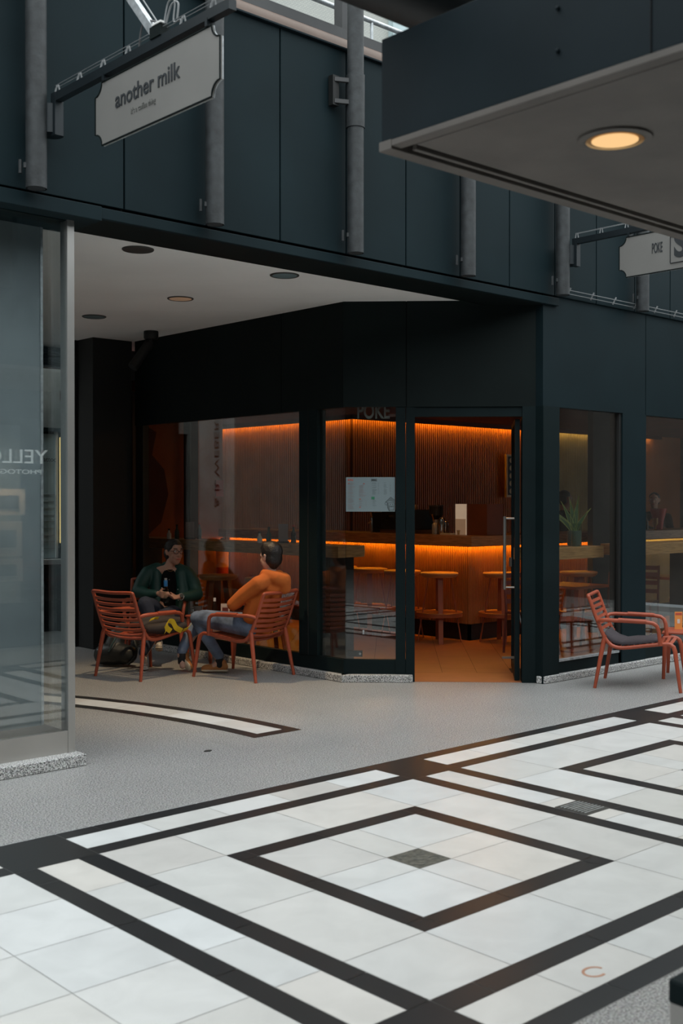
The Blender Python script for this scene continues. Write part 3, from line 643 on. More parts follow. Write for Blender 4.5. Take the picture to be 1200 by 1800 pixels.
# door-side filler rows
for i in range(-1, 8):
    p = C2+D2*(i*.333+.245); 
struct('floor_cafe', fl); struct('floor_cafe_tiles', ft)
th = MB(); dia(th, .64, 1.613, -.01, .0035, M['terracotta'], 0, .55); struct('trim_7', th)
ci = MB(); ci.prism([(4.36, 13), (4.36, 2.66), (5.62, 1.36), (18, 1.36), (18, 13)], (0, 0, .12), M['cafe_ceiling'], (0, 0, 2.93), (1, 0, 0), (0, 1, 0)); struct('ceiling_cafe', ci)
def ribbed(name, p, q, z0, z1, pitch, m, depth=.02):
    """vertical half-round ribs on a backing, facing the -normal side"""
    p, q = Vector((*p, 0)), Vector((*q, 0)); d = (q-p); L = d.length; d.normalize(); n = Vector((d.y, -d.x, 0)); s = MB()
    cnt = int(L/pitch); vs = []; 
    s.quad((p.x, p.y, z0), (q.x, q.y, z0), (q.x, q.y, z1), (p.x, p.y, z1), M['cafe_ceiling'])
    b = p-n*.05; b2 = q-n*.05; s.quad((b.x, b.y, z0), (b2.x, b2.y, z0), (b2.x, b2.y, z1), (b.x, b.y, z1), m)
    for i in range(cnt):
        a0 = p+d*(i*pitch); a1 = a0+d*(pitch*.68); t0 = a0+n*depth+d*pitch*.10; t1 = a1+n*depth-d*pitch*.10
        s.add([(v.x, v.y, z) for z in (z0, z1) for v in (a0, t0, t1, a1)], [(0, 1, 5, 4), (1, 2, 6, 5), (2, 3, 7, 6)], m)
    return struct(name, s)
SX, SY, LZ = 8.80, 7.26, 2.86
ribbed('wall_slatted_left', (SX, 13.0), (SX, SY), 0, 2.93, .046, M['slat'])
ribbed('wall_slatted_right', (SX, SY), (13.0, SY), 0, 2.93, .046, M['slat']); ribbed('wall_slatted_yellow_lit', (13.0, SY), (14.78, SY), 0, 2.93, .046, M['slat_yellow_lit'])
# bulkhead in front of slatted wall with LED cove
bh = MB(); bh.box(SX-.14, SY-.14, 2.862, SX-.10, 13, 2.93, M['cafe_ceiling']); bh.box(SX-.14, SY-.14, 2.862, 17, SY-.10, 2.93, M['cafe_ceiling']); struct('trim_8', bh)
led = MB(); led.box(SX-.085, SY-.085, 2.895, SX-.055, 12.9, 2.905, M['amber']); led.box(SX-.085, SY-.085, 2.895, 13.0, SY-.055, 2.905, M['amber'])
tag(led.build('ceiling_led_strip'), 'amber light strip along the top of the ribbed wall', 'led strip')
led = MB(); led.box(13.0, SY-.085, 2.895, 16.8, SY-.055, 2.905, M['yellow_led']); tag(led.build('ceiling_led_strip'), 'yellow light strip over the ribbed wall seen through the right windows', 'led strip')
ew = MB(); ew.box(4.33, 8.45, 0, 7.28, 8.60, 2.93, M['cafe_wall']); ew.box(4.46, 6.95, 0, 4.50, 8.45, 3.4, M['black']); ew.box(4.36, 6.3, 0, 4.50, 6.95, 3.4, M['black']); struct('wall_cafe_end', ew)
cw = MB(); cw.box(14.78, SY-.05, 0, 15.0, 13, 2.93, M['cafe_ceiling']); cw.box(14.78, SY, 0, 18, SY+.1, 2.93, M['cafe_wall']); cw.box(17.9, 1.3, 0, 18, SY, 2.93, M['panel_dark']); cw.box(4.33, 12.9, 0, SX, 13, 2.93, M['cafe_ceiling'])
struct('wall_cafe_back', cw)
wp = bx(15.4, SY-.06, 0, 16.2, SY-.02, 2.5, M['tan']); tag(wp.build('wall_panel'), 'tall pale brown wall panel behind the bar at far right', 'wall panel')
bp_ = bx(9.18, 3.26, 0, 10.33, 3.34, 2.93, M['black']); struct('wall_cafe_darkener', bp_)  # black sheet added to darken the view through the right windows
cp = bx(6.42, 8.05, 0, 6.56, 8.20, 2.93, M['black']); struct('trim_9', cp)
mu = MB()
mu.prism([(5.55, 1.2), (5.95, 1.15), (6.2, 1.35), (6.32, 1.75), (6.25, 2.1), (6.05, 2.3), (6.12, 2.62), (6.0, 2.68), (5.92, 2.3), (6.0, 2.0), (5.85, 1.9), (5.6, 1.75)], (0, .012, 0), M['cafe_ceiling'], (0, 8.435, 0))
tag(mu.build('wall_mural'), 'faint dark painted shape on the rust wall at the left end of the cafe', 'mural')
pi_ = bx(7.14, 8.42, 1.72, 7.275, 8.445, 1.96, M['ext']); tag(pi_.build('wall_plaque'), 'small red square plaque on the end wall of the cafe', 'plaque')
ex = thing('fire_extinguisher', (7.15, 8.28, .55), 'red cylinder with a white label standing against the cafe end wall', 'fire extinguisher')
MB().lathe([(.085, 0), (.09, .02), (.09, .42), (.07, .48), (.03, .51)], (0, 0, 0), M['ext'], 20).build('body', ex, smooth=40)
MB().lathe([(.092, .14), (.092, .40)], (0, 0, 0), M['orange_card'], 20).build('label', ex, smooth=40); bx(-.02, -.02, .51, .02, .02, .56, M['black']).build('valve', ex)
bx(7.05, 8.18, 0, 7.25, 8.40, .55, M['brown_box']).build('plinth'); tag(bpy.data.objects['plinth'], 'low brown plinth under the red cylinder', 'plinth')

# ---- corner bar counter
bc = thing('bar_counter', (7.4, 3.74, 0), 'long corner bar counter with ribbed red front and glowing underside', 'bar counter')
cf = MB(); cf.box(0, 0, .20, .04, 4.70, 1.11, M['slat']); cf.box(0, 0, .20, 3.3, .04, 1.11, M['slat']); cf.box(3.3, 0, .20, 6.6, .04, 1.11, M['slat_yellow_lit']); 
for i in range(int(4.7/.03)): cf.prism([(i*.03, 0), (i*.03+.020, 0), (i*.03+.017, .012), (i*.03+.003, .012)], (0, 0, .91), M['slat'], (0, 0, .20), (0, 1, 0), (-1, 0, 0))
for i in range(int(6.6/.03)): cf.prism([(i*.03, 0), (i*.03+.020, 0), (i*.03+.017, .012), (i*.03+.003, .012)], (0, 0, .91), M['slat' if i < 110 else 'slat_yellow_lit'], (0, 0, .20), (1, 0, 0), (0, -1, 0))
cf.build('front', bc)
MB().box(.03, .03, 0, .06, 4.70, .20, M['black']).box(.03, .03, 0, 6.6, .06, .20, M['black']).build('plinth', bc)
sl = MB(); sl.prism([(-.20, -.20), (6.6, -.20), (6.6, .46), (.46, .46), (.46, 4.70), (-.20, 4.70)], (0, 0, .115), M['wood'], (0, 0, 1.13), (1, 0, 0), (0, 1, 0)); sl.build('worktop', bc, bevel=.004)
ls = MB(); ls.box(-.07, -.07, 1.1235, -.035, 4.69, 1.1295, M['amber_low']); ls.box(-.035, -.07, 1.1235, 3.30, -.035, 1.1295, M['amber_low']); ls.build('led_strip', bc)
ls = MB(); ls.box(3.30, -.07, 1.1235, 6.2, -.035, 1.1295, M['yellow_led']); ls.build('led_strip', bc)

# ---- window bars
def wbar(name, x0, y0, x1, y1, label, legs):
    o = thing(name, ((x0+x1)/2, (y0+y1)/2, 0), label, 'counter'); cx_, cy_ = (x0+x1)/2, (y0+y1)/2
    bx(x0-cx_, y0-cy_, 1.095, x1-cx_, y1-cy_, 1.21, M['wood']).build('worktop', o, bevel=.004)
    for a, b, c_, d in legs: bx(a-cx_, b-cy_, 0, c_-cx_, d-cy_, 1.095, M['black']).build('leg', o)
    return o
wbar('window_counter', 4.72, 3.10, 5.08, 8.45, 'long oak counter behind the left window', [(4.74, 3.24, 5.06, 3.38), (4.8, 6.6, 5.0, 6.7)])
wbar('window_counter', 5.78, 1.42, 6.74, 1.78, 'short oak counter with the potted plant behind the right window', [(5.95, 1.5, 6.05, 1.7)])
wbar('window_counter', 7.20, 1.42, 8.9, 1.78, 'oak counter end at the far right window', [(8.4, 1.5, 8.5, 1.7)])

# ---- stools
def stool(loc, label, rz, group):
    o = thing('bar_stool', loc, label, 'bar stool', rz, group)
    MB().lathe([(.19, .760), (.218, .785), (.223, .805), (.218, .815)], (0, 0, 0), M['seat_wood'], 32).build('seat', o, smooth=40)
    for k in range(4):
        an = R(90*k); u = Vector((math.cos(an), math.sin(an), 0)); t_ = Vector((-u.y, u.x, 0)); s = MB()
        a, b = u*.135+Vector((0, 0, .765)), u*.262; s.add([a-t_*.029, a+t_*.029, b+t_*.026, b-t_*.026, a-t_*.029-u*.012, a+t_*.029-u*.012, b+t_*.026-u*.012, b-t_*.026-u*.012], [(0, 1, 2, 3), (7, 6, 5, 4), (0, 3, 7, 4), (1, 5, 6, 2), (0, 4, 5, 1), (3, 2, 6, 7)], M['stool'])
        s.build('leg', o)
    rg = MB(); rg.lathe([(.262, .305), (.270, .305), (.270, .350), (.262, .350)], (0, 0, 0), M['stool'], 36); rg.tube([(.268*math.cos(2*PI*i/36), .268*math.sin(2*PI*i/36), .352) for i in range(36)], .004, M['brass'], 6, closed=True)
    rg.build('foot_ring', o, smooth=40)
    return o
GL = 'round stools along the bar counter'
s0 = stool((7.08, 3.93, 0), 'round-seated stool nearest the counter corner, seen through the open door', R(227), GL)
def st_copy(loc, label, rz=R(227), group=GL):
    c_ = copy_tree(s0); c_.location = loc; c_.rotation_euler = (0, 0, rz); c_['label'] = label; c_['group'] = group; return c_
st_copy((7.06, 4.52, 0), 'round stool second from the counter corner, half hidden by the door post')
st_copy((7.07, 5.10, 0), 'round stool third from the counter corner, behind the door-side pane')
st_copy((7.08, 5.66, 0), 'round stool fourth from the counter corner, left of the others in the pane')
st_copy((7.60, 3.42, 0), 'round stool behind the glass door handle, right of the counter corner')
for i, x in enumerate((8.45, 10.95)): st_copy((x, 2.95, 0), 'round stool seen through the right windows, '+['behind the plant counter', 'behind the far right counter'][i])
st_copy((4.93, 5.35, 0), 'round stool under the left window counter, between the two people', R(200), 'stools under the left window counter')
st_copy((5.02, 4.62, 0), 'round stool under the left window counter, beside the head of the man in orange', R(200), 'stools under the left window counter')

# ---- things on the counter
gr = thing('coffee_grinder', (7.55, 4.42, 1.245), 'black coffee grinder with dark bean hopper on the bar counter', 'coffee grinder')
MB().lathe([(.05, 0), (.05, .12), (.035, .14), (.045, .18)], (0, 0, 0), M['galv'], 20).build('body', gr, smooth=40)
MB().lathe([(.03, .18), (.085, .23), (.085, .34), (.02, .34)], (0, 0, 0), M['black'], 24).build('bean_hopper', gr, smooth=40)
MB().lathe([(.092, .342), (.092, .356)], (0, 0, 0), M['drain'], 24).build('lid', gr)
MB().tube([(-.04, 0, .17), (-.09, -.02, .24)], .01, M['brass'], 8).build('spout', gr)
em = thing('espresso_machine', (7.62, 4.95, 1.245), 'dark espresso machine with cups on top beside the grinder', 'espresso machine')
bx(-.2, -.30, .05, .2, .30, .30, M['black']).build('body', em, bevel=.01); bx(-.22, -.3, 0, .2, .3, .05, M['chrome']).build('drip_tray', em)
for y in (-.15, .12): MB().tube([(-.2, y, .2), (-.27, y, .2)], .03, M['chrome'], 14).build('group_head', em, smooth=40)
for i in range(5): MB().lathe([(.02, .30), (.035, .35), (.037, .36)], (-.12, -.22+i*.1, 0), M['brass'], 14).build('cup', em, smooth=40)
for i, (y, x, h) in enumerate([(4.28, 7.50, .20), (4.33, 7.62, .16)]):
    c_ = MB().lathe([(.032, 0), (.04, h*.6), (.04, h*.95), (.036, h)], (x, y, 1.245), M['chrome'], 18); tag(c_.build('steel_pitcher', smooth=40), ['taller shiny steel canister right of the grinder', 'shorter steel canister behind the taller one'][i], 'canister', 'steel canisters beside the grinder')
tp = thing('beer_tap', (7.40, 5.40, 1.245), 'slim chrome tap on the bar counter behind the menu poster pane', 'tap')
MB().tube([(0, 0, 0), (0, 0, .16), (-.01, 0, .2)], .018, M['chrome'], 12).build('column', tp, smooth=40); MB().tube([(0, 0, .15), (-.07, 0, .12)], .01, M['brass'], 8).build('spout', tp); MB().tube([(0, 0, .2), (-.02, 0, .26)], .009, M['brass'], 8).build('handle', tp)
till = thing('till', (7.66, 5.50, 1.245), 'black till screen standing behind the menu poster pane', 'till')
bx(-.02, -.17, .04, .02, .17, .26, M['black']).build('screen', till); bx(-.08, -.1, 0, .08, .1, .04, M['black']).build('base', till)
ds = thing('display_box', (7.52, 3.98, 1.247), 'brown box with a bright cream front standing on the counter by the corner', 'display box')
bx(.0, -.40, 0, .30, .08, .37, M['brown_box']).build('case', ds)
fp = bx(-.012, -.085, .0, 0, .085, .37, M['screen']).build('front_panel', ds); bx(-.018, -.08, .0, -.011, .08, .19, M['screen2']).build('lower_panel', ds)
MB().lathe([(.012, 0), (.02, .05), (.024, .055)], (-.05, .0, .0), M['white'], 12).build('paper_cup', ds)
nb_ = bx(7.45, 4.10, 1.245, 7.56, 4.26, 1.262, M['white']); tag(nb_.build('napkin_stack'), 'low white stack of napkins between the grinder and the bright display box', 'napkins')
# wall plaque with round marks
pq = thing('wall_sign', (12.30, 7.10, 1.72), 'tall narrow framed tan plaque with dark round marks beside the open door leaf', 'sign')
bx(-.11, 0, 0, .11, .04, .72, M['tan']).build('frame', pq); bx(-.075, -.008, .035, .075, 0, .685, M['black']).build('board', pq)
for i in range(5): MB().lathe([(.045, -.004), (.045, .0)], (0, 0, 0), M['tan'], 16).build('mark', pq).matrix_local = Matrix.Translation((0, -.01, .10+i*.13)) @ Matrix.Rotation(PI/2, 4, 'X')
# hanging letters inside
text_o = text('hanging_lettering', 'POKE', (4.435, 2.525, 2.415), (D2.x, D2.y, 0), (0, 0, 1), .135, M['sign'], None, width=.30, depth=.01, bold=.02); tag(text_o, 'pale grey word POKE on the inside of the glass above the menu poster', 'lettering')
text_o = text('hanging_lettering', 'DELI', (6.98, 1.31, 2.33), (1, 0, 0), (0, 0, 1), .07, M['ink_soft'], None, width=.26, depth=.01, bold=.01); tag(text_o, 'dim word DELI at the top of the far right window', 'lettering')

# menu poster on the diagonal pane
ps = thing('menu_poster', tuple(C2+D2*.012+N2*.012+Vector((0, 0, 1.555))), 'pale blue menu sheet with red and black print stuck on the glass', 'poster', math.atan2(D2.y, D2.x))
bx(0, -.003, 0, .448, .001, .315, M['poster']).build('sheet', ps)
def pr_(x0, z0, x1, z1, m, name='print'): MB().box(x0, -.0045, z0, x1, -.0032, z1, m).build(name, ps)
pa = MB(); random.seed(3)
def lines(x0, x1, z1, z0, m, st=.0085, wv=.5):
    z = z1
    while z > z0:
        w_ = (x1-x0)*(1-wv*random.random()); pa.box(x0, -.0042, z-.0022, x0+w_, -.0032, z, m); z -= st*(1 if random.random() > .2 else 1.8)
lines(.018, .085, .262, .02, M['pink_ink']); lines(.12, .19, .24, .13, M['pink_ink']); lines(.12, .16, .10, .05, M['pink_ink']); lines(.24, .285, .265, .155, M['grey_ink']); lines(.245, .28, .112, .05, M['grey_ink']); lines(.345, .38, .265, .155, M['grey_ink'])
lines(.295, .302, .262, .16, M['grey_ink']); lines(.40, .412, .262, .16, M['grey_ink']); lines(.18, .19, .10, .05, M['pink_ink'])
pa.build('small_print', ps)
text('heading', 'BOWLS', (.018, -.0036, .281), (1, 0, 0), (0, 0, 1), .018, M['red_ink'], ps, width=.048, depth=.001, bold=.03)
text('heading', 'DRINKS', (.230, -.0036, .279), (1, 0, 0), (0, 0, 1), .020, M['ink'], ps, width=.053, depth=.001, bold=.04)
pr_(.232, .112, .262, .136, M['green_ink'], 'green_badge')
for x, z in ((.018, .255), (.157, .252), (.122, .112), (.122, .036)): pr_(x, z, x+.014, z+.006, M['red_ink'], 'red_mark')
# plain drawing of an ape face with a pointed hat
ap = MB(); ap.prism([(.36, .085), (.41, .135), (.446, .105), (.446, .085), (.40, .095)], (0, -.001, 0), M['grey_ink'], (0, -.0032, 0)); ap.prism([(.375, .085), (.446, .085), (.444, .02), (.432, .004), (.398, .004), (.385, .03)], (0, -.001, 0), M['grey_ink'], (0, -.0032, 0))
ap.prism([(.392, .075), (.438, .075), (.436, .055), (.395, .055)], (0, -.001, 0), M['poster'], (0, -.0044, 0)); ap.prism([(.40, .04), (.437, .04), (.43, .010), (.402, .010)], (0, -.001, 0), M['poster'], (0, -.0044, 0))
for x in (.402, .422): ap.box(x, -.0062, .062, x+.009, -.0055, .068, M['ink'])
ap.box(.412, -.0062, .042, .42, -.0055, .046, M['ink']); ap.tube([(.404, -.006, .022), (.418, -.006, .018), (.432, -.006, .022)], .0012, M['ink'], 5)
ap.tube([(.375, -.004, .085), (.36, -.004, .085), (.355, -.004, .072), (.365, -.004, .06), (.38, -.004, .062)], .0013, M['ink'], 5); ap.tube([(.36, -.004, .085), (.41, -.004, .135), (.446, -.004, .105)], .0015, M['ink'], 5); ap.tube([(.376, -.004, .085), (.384, -.004, .03), (.398, -.004, .004)], .0022, M['ink'], 5)
ap.build('ape_drawing', ps)
for i, (x, z, l) in enumerate([(.10, .18, 'small grey sticker low on the glass near the corner'), (.19, .17, 'small grey sticker low on the glass nearer the door')]): pass
stk = MB(); dia(stk, .165, .18, .43, .47, M['galv'], .012, .02); tag(stk.build('glass_sticker'), 'small silver sticker low on the pane beside the open door', 'sticker')
hb = thing('floor_bracket', tuple(C2+D2*.02+N2*.12+Vector((0, 0, .21))), 'dark metal bracket with a round screw at the foot of the corner glass', 'bracket', math.atan2(D2.y, D2.x))
bx(0, 0, 0, .14, .03, .055, M['frame']).build('plate', hb); MB().lathe([(.011, -.002), (.011, .002)], (0, 0, 0), M['galv'], 14).build('screw', hb).matrix_local = Matrix.Translation((.118, -.002, .028)) @ Matrix.Rotation(PI/2, 4, 'X')

# condiment sets on the left window counter
def condiments(x, y, lab):
    m_ = thing('menu_holder', (x, y, 1.21), 'pink menu card holder on the left window counter, '+lab, 'menu holder', R(-45), 'menu holders on the window counter')
    bx(-.05, -.006, 0, .05, .006, .20, M['pink_ink']).build('card', m_); bx(-.06, -.03, 0, .06, .03, .02, M['black']).build('base', m_)
    for i, (dx, dy, h, mt, nm) in enumerate([(-.09, -.03, .15, 'green', 'green bottle'), (.10, -.06, .17, 'dark_glass', 'dark sauce bottle'), (-.13, -.09, .10, 'white', 'small white jar')]):
        b = thing('sauce_bottle', (x+dx, y-dy-dx*1.1, 1.21), nm+' beside the menu card, '+lab, 'bottle', 0, 'sauce bottles on the window counter')
        MB().lathe([(.025, 0), (.027, .01), (.027, h*.6), (.012, h*.8), (.012, h)], (0, 0, 0), M[mt], 16).build('body', b, smooth=40)
        MB().lathe([(.013, h), (.013, h+.02)], (0, 0, 0), M['ext' if i == 1 else 'black'], 12).build('cap', b, smooth=40)
condiments(4.85, 5.80, 'above the woman'); condiments(4.85, 4.10, 'above the man')

# plant on right window counter
pl = thing('potted_plant', (6.50, 1.60, 1.21), 'long-leaved plant in a grey pot on the right window counter', 'plant')
MB().lathe([(.060, 0), (.068, .02), (.070, .14), (.066, .15)], (0, 0, 0), M['pot'], 24).build('pot', pl, smooth=40)
def blade(dx, dy, h, bend, w, nm='leaf'):
    s = MB(); n = 10; L_, R_ = [], []
    side = Vector((.74, -.67, 0))
    pts = []
    for i in range(n+1):
        t_ = i/n; p = Vector((dx*t_**1.5, dy*t_**1.5, .10+h*t_-bend*t_**3)); pts.append(p)
    for i, p in enumerate(pts):
        t_ = i/n; ww = w*(.35+.9*math.sin(PI*min(1, t_*1.0+.12)))*(1-t_**4)
        L_.append(p-side*ww); R_.append(p+side*ww)
    th_ = Vector((.004, .004, 0))
    for i in range(n):
        s.add([L_[i], R_[i], R_[i+1], L_[i+1], L_[i]+th_, R_[i]+th_, R_[i+1]+th_, L_[i+1]+th_], [(0, 1, 2, 3), (7, 6, 5, 4), (0, 3, 7, 4), (1, 5, 6, 2)], M['leaf'])
    s.tube(L_, .0028, M['leaf_edge'], 5); s.tube(R_, .0028, M['leaf_edge'], 5)
    s.build(nm, pl)
for a in [(-.10, .09, .34, 0, .020), (-.04, .03, .38, 0, .020), (.03, -.03, .40, 0, .020), (.12, -.11, .27, 0, .018), (-.20, .18, .30, .02, .024), (-.27, .24, .34, .06, .022), (.0, .02, .26, 0, .024)]: blade(*a)
gj = MB().lathe([(.045, 0), (.048, .01), (.05, .22), (.05, .225)], (0, 0, 0), M['bottle_glass'], 24); gj_ = tag(gj.build('glass_jar', smooth=40), 'clear glass jar in front of the plant pot on the right window counter', 'jar'); gj_.location = (6.40, 1.50, 1.21)
# far right bar items
bt = MB().lathe([(.03, 0), (.032, .12), (.012, .17), (.012, .24)], (11.10, 3.72, 1.245), M['dark_glass'], 16); tag(bt.build('beer_bottle', smooth=40), 'dark bottle on the bar at the far right window', 'bottle')
bg = MB().lathe([(.035, 0), (.012, .01), (.012, .05), (.04, .09), (.038, .17)], (11.30, 3.70, 1.245), M['beer'], 18); tag(bg.build('beer_glass', smooth=40), 'stemmed glass of amber drink on the bar at far right', 'glass')
rv = MB().lathe([(.06, 0), (.075, .12), (.12, .30), (.115, .30)], (11.62, 3.85, 1.245), M['red_plastic'], 24); tag(rv.build('red_bucket', smooth=40), 'tall flared red bucket on the bar beside the person in black', 'bucket')

# ================================================================== CHAIRS
def lounge_chair(name, loc, heading, label, m=None, group=None):
    m = m or M['chair']; o = thing(name, loc, label, 'chair', heading, group)
    prof = [(-.405, .800), (-.378, .73), (-.350, .65), (-.318, .57), (-.285, .49), (-.250, .425), (-.200, .378), (-.130, .362), (-.05, .368), (.08, .388), (.22, .408), (.285, .412), (.318, .395)]
    yb, yf = .262, .272
    def yy(i): return yb+(yf-yb)*i/len(prof)
    # side frames
    for s in (-1, 1):
        pts = smooth_path([(p[0], s*yy(i), p[1]) for i, p in enumerate(prof)], 3); f_ = MB(); f_.tube(pts, .0165, m, 10); f_.build('side_frame', o, smooth=60)
        lg = MB(); lg.tube(smooth_path([(.300, s*.272, .405), (.325, s*.275, .385), (.338, s*.278, .34), (.385, s*.30, 0)], 4), [.019]*9+[.018, .017, .015, .0145][:4], m, 10) if 0 else lg.tube([(.300, s*.272, .405), (.322, s*.274, .39), (.336, s*.277, .35), (.360, s*.288, .17), (.385, s*.30, 0)], [.018, .020, .020, .0175, .0145], m, 10)
        lg.build('leg', o, smooth=60)
        lg = MB(); lg.tube([(-.262, s*.264, .47), (-.275, s*.270, .40), (-.31, s*.285, .20), (-.345, s*.30, 0)], [.016, .021, .018, .0145], m, 10); lg.build('leg', o, smooth=60)
        ar = MB(); ar.tube([(-.325, s*.262, .585), (-.30, s*.29, .600), (-.25, s*.305, .606), (.10, s*.310, .600), (.155, s*.310, .592), (.185, s*.308, .57), (.20, s*.302, .53), (.215, s*.285, .40)], .0175, m, 10)
        ar.tube([(-.14, s*.306, .609), (.10, s*.310, .604)], .0195, m, 10); ar.build('armrest', o, smooth=60)
    # back: top rail + slats bowed backwards
    def at(t_):
        d = 0; ps_ = [Vector((p[0], 0, p[1])) for p in prof]
        lens = [(ps_[i+1]-ps_[i]).length for i in range(len(ps_)-1)]; tot = sum(lens); d = t_*tot
        for i, l in enumerate(lens):
            if d <= l or i == len(lens)-1: return ps_[i].lerp(ps_[i+1], min(1, d/l)), (ps_[i+1]-ps_[i]).normalized()
            d -= l
    bk_, st_ = MB(), MB()
    bk_.tube([(p.x, p.y, p.z) for p in smooth_path([(-.405, -.262, .798), (-.412, -.235, .812), (-.425, 0, .806), (-.412, .235, .812), (-.405, .262, .798)], 4)], .0165, m, 10)
    NS = 19
    for i in range(NS):
        t_ = (i+1)/(NS+.6); p, tg = at(t_); nrm = Vector((tg.z, 0, -tg.x))
        if nrm.x > 0 and t_ < .5: nrm = -nrm
        if t_ >= .5 and nrm.z > 0: nrm = -nrm
        sag = .030 if t_ < .5 else .014; s = bk_ if t_ < .50 else st_; n = 8
        row = []
        for k in range(n+1):
            y = -.262+.524*k/n; w_ = 1-(2*k/n-1)**2; c_ = p+nrm*sag*w_+Vector((0, y, 0)); row.append(c_)
        hw = tg*.0135; ht = nrm*.006
        for k in range(n):
            a, b = row[k], row[k+1]
            s.add([a-hw-ht, a+hw-ht, a+hw+ht, a-hw+ht, b-hw-ht, b+hw-ht, b+hw+ht, b-hw+ht], [(0, 4, 5, 1), (1, 5, 6, 2), (2, 6, 7, 3), (3, 7, 4, 0)], m)
    bk_.build('backrest', o, smooth=50); st_.build('seat', o, smooth=50)
    return o
chA = lounge_chair('lounge_chair', (3.17, 4.14, 0), R(12), 'terracotta slatted armchair with a jacket on it, back to the camera', group='terracotta armchairs')
def ch_copy(loc, h, label):
    c_ = copy_tree(chA); c_.location = loc; c_.rotation_euler = (0, 0, h); c_['label'] = label; return c_
chB = ch_copy((3.82, 3.41, 0), R(105), 'terracotta slatted armchair in which the man in orange sits')
chC = ch_copy((3.83, 4.97, 0), R(-126), 'terracotta slatted armchair under the woman in green')
chR = ch_copy((6.085, .595, 0), R(-64), 'terracotta slatted armchair with a plum cushion outside the right window')
# cushion
cu = MB(); n = 12; vs = []
CP = [(-.27, .475), (-.24, .43), (-.19, .395), (-.12, .383), (-.03, .388), (.06, .402), (.14, .414), (.19, .425)]
def cush(mx_t):
    top, bot = [], []
    for i in range(len(CP)):
        for k in range(n+1):
            y = -.235+.47*k/n; e = min(1, min(i, len(CP)-1-i)/1.5+.25)*min(1, min(k, n-k)/2+.25); tuft = 1-.30*(1 if k in (4, 8) or i in (3, 5) else 0)
            x, z = CP[i]; top.append((x, y, z+.012+.030*e*tuft)); bot.append((x, y, z+.002))
    return top, bot
top, bot = cush(0); m_ = len(CP); o_ = len(top); vs = top+bot; fs = []
for i in range(m_-1):
    for k in range(n): a = i*(n+1)+k; fs.append((a, a+1, a+n+2, a+n+1)); fs.append((o_+a, o_+a+n+1, o_+a+n+2, o_+a+1))
for i in range(m_-1):
    for k in (0, n): a = i*(n+1)+k; fs.append((a, a+n+1, o_+a+n+1, o_+a))
for k in range(n):
    for i in (0, m_-1): a = i*(n+1)+k; fs.append((a, a+1, o_+a+1, o_+a))
cu.add(vs, fs, M['cushion']); cuo = cu.build('seat_cushion', smooth=80); cuo.location = (6.085, .595, 0); cuo.rotation_euler = (0, 0, R(-64)); tag(cuo, 'plum grey tufted cushion lying on the right-hand armchair', 'cushion')

def low_table(loc, label, size=.40, h=.50, rz=0, rim=True):
    o = thing('side_table', loc, label, 'table', rz); s = size/2
    bx(-s, -s, h-.022, s, s, h, M['chair']).build('tabletop', o, bevel=.008)
    for a, b in ((1, 1), (1, -1), (-1, 1), (-1, -1)):
        MB().tube([(a*(s-.03), b*(s-.03), h-.02), (a*(s-.015), b*(s-.015), 0)], [.022, .016], M['chair'], 10).build('leg', o, smooth=50)
    return o
low_table((4.04, 4.28, 0), 'small red side table between the two seated people', .36, .50, R(10))
low_table((6.84, 0.55, 0), 'red side table at the right edge of the picture', .44, .44, R(26))
mg = thing('coffee_mug', (3.95, 4.36, .50), 'slate grey mug on the small red table', 'mug')
MB().lathe([(.036, 0), (.042, .01), (.044, .085), (.040, .085), (.038, .012)], (0, 0, 0), M['mug'], 24).build('cup', mg, smooth=40)
MB().tube([(-.035, .03, .07), (-.058, .05, .06), (-.06, .052, .035), (-.038, .032, .02)], .006, M['mug'], 8).build('handle', mg, smooth=50)
wb = thing('water_bottle', (4.11, 4.30, .50), 'small clear bottle with a white cap on the low red table', 'bottle')
MB().lathe([(.025, 0), (.027, .01), (.027, .08), (.012, .115), (.011, .13)], (0, 0, 0), M['bottle_glass'], 18).build('body', wb, smooth=40); MB().lathe([(.014, .13), (.014, .165)], (0, 0, 0), M['white'], 14).build('cap', wb)
mc = thing('menu_card', (4.17, 4.20, .50), 'small pink menu card beside the clear bottle', 'menu card', R(-45))
bx(-.045, -.003, 0, .045, .003, .11, M['photo']).build('card', mc); bx(-.03, -.006, .015, .03, -.003, .07, M['chair_dark']).build('picture', mc); text('menu_heading', 'HAPPY', (-.035, -.0045, .085), (1, 0, 0), (0, 0, 1), .014, M['white'], mc, width=.07, depth=.001)
mk = thing('menu_card', (6.845, 0.657, .44), 'orange menu card standing on the right-hand red table', 'menu card', R(-43))
bx(-.036, -.003, 0, .036, .003, .165, M['orange_card']).build('card', mk); bx(-.03, -.005, .135, .03, -.003, .155, M['red_ink']).build('heading', mk); bx(-.012, -.005, .055, .012, -.003, .095, M['white']).build('picture', mk)

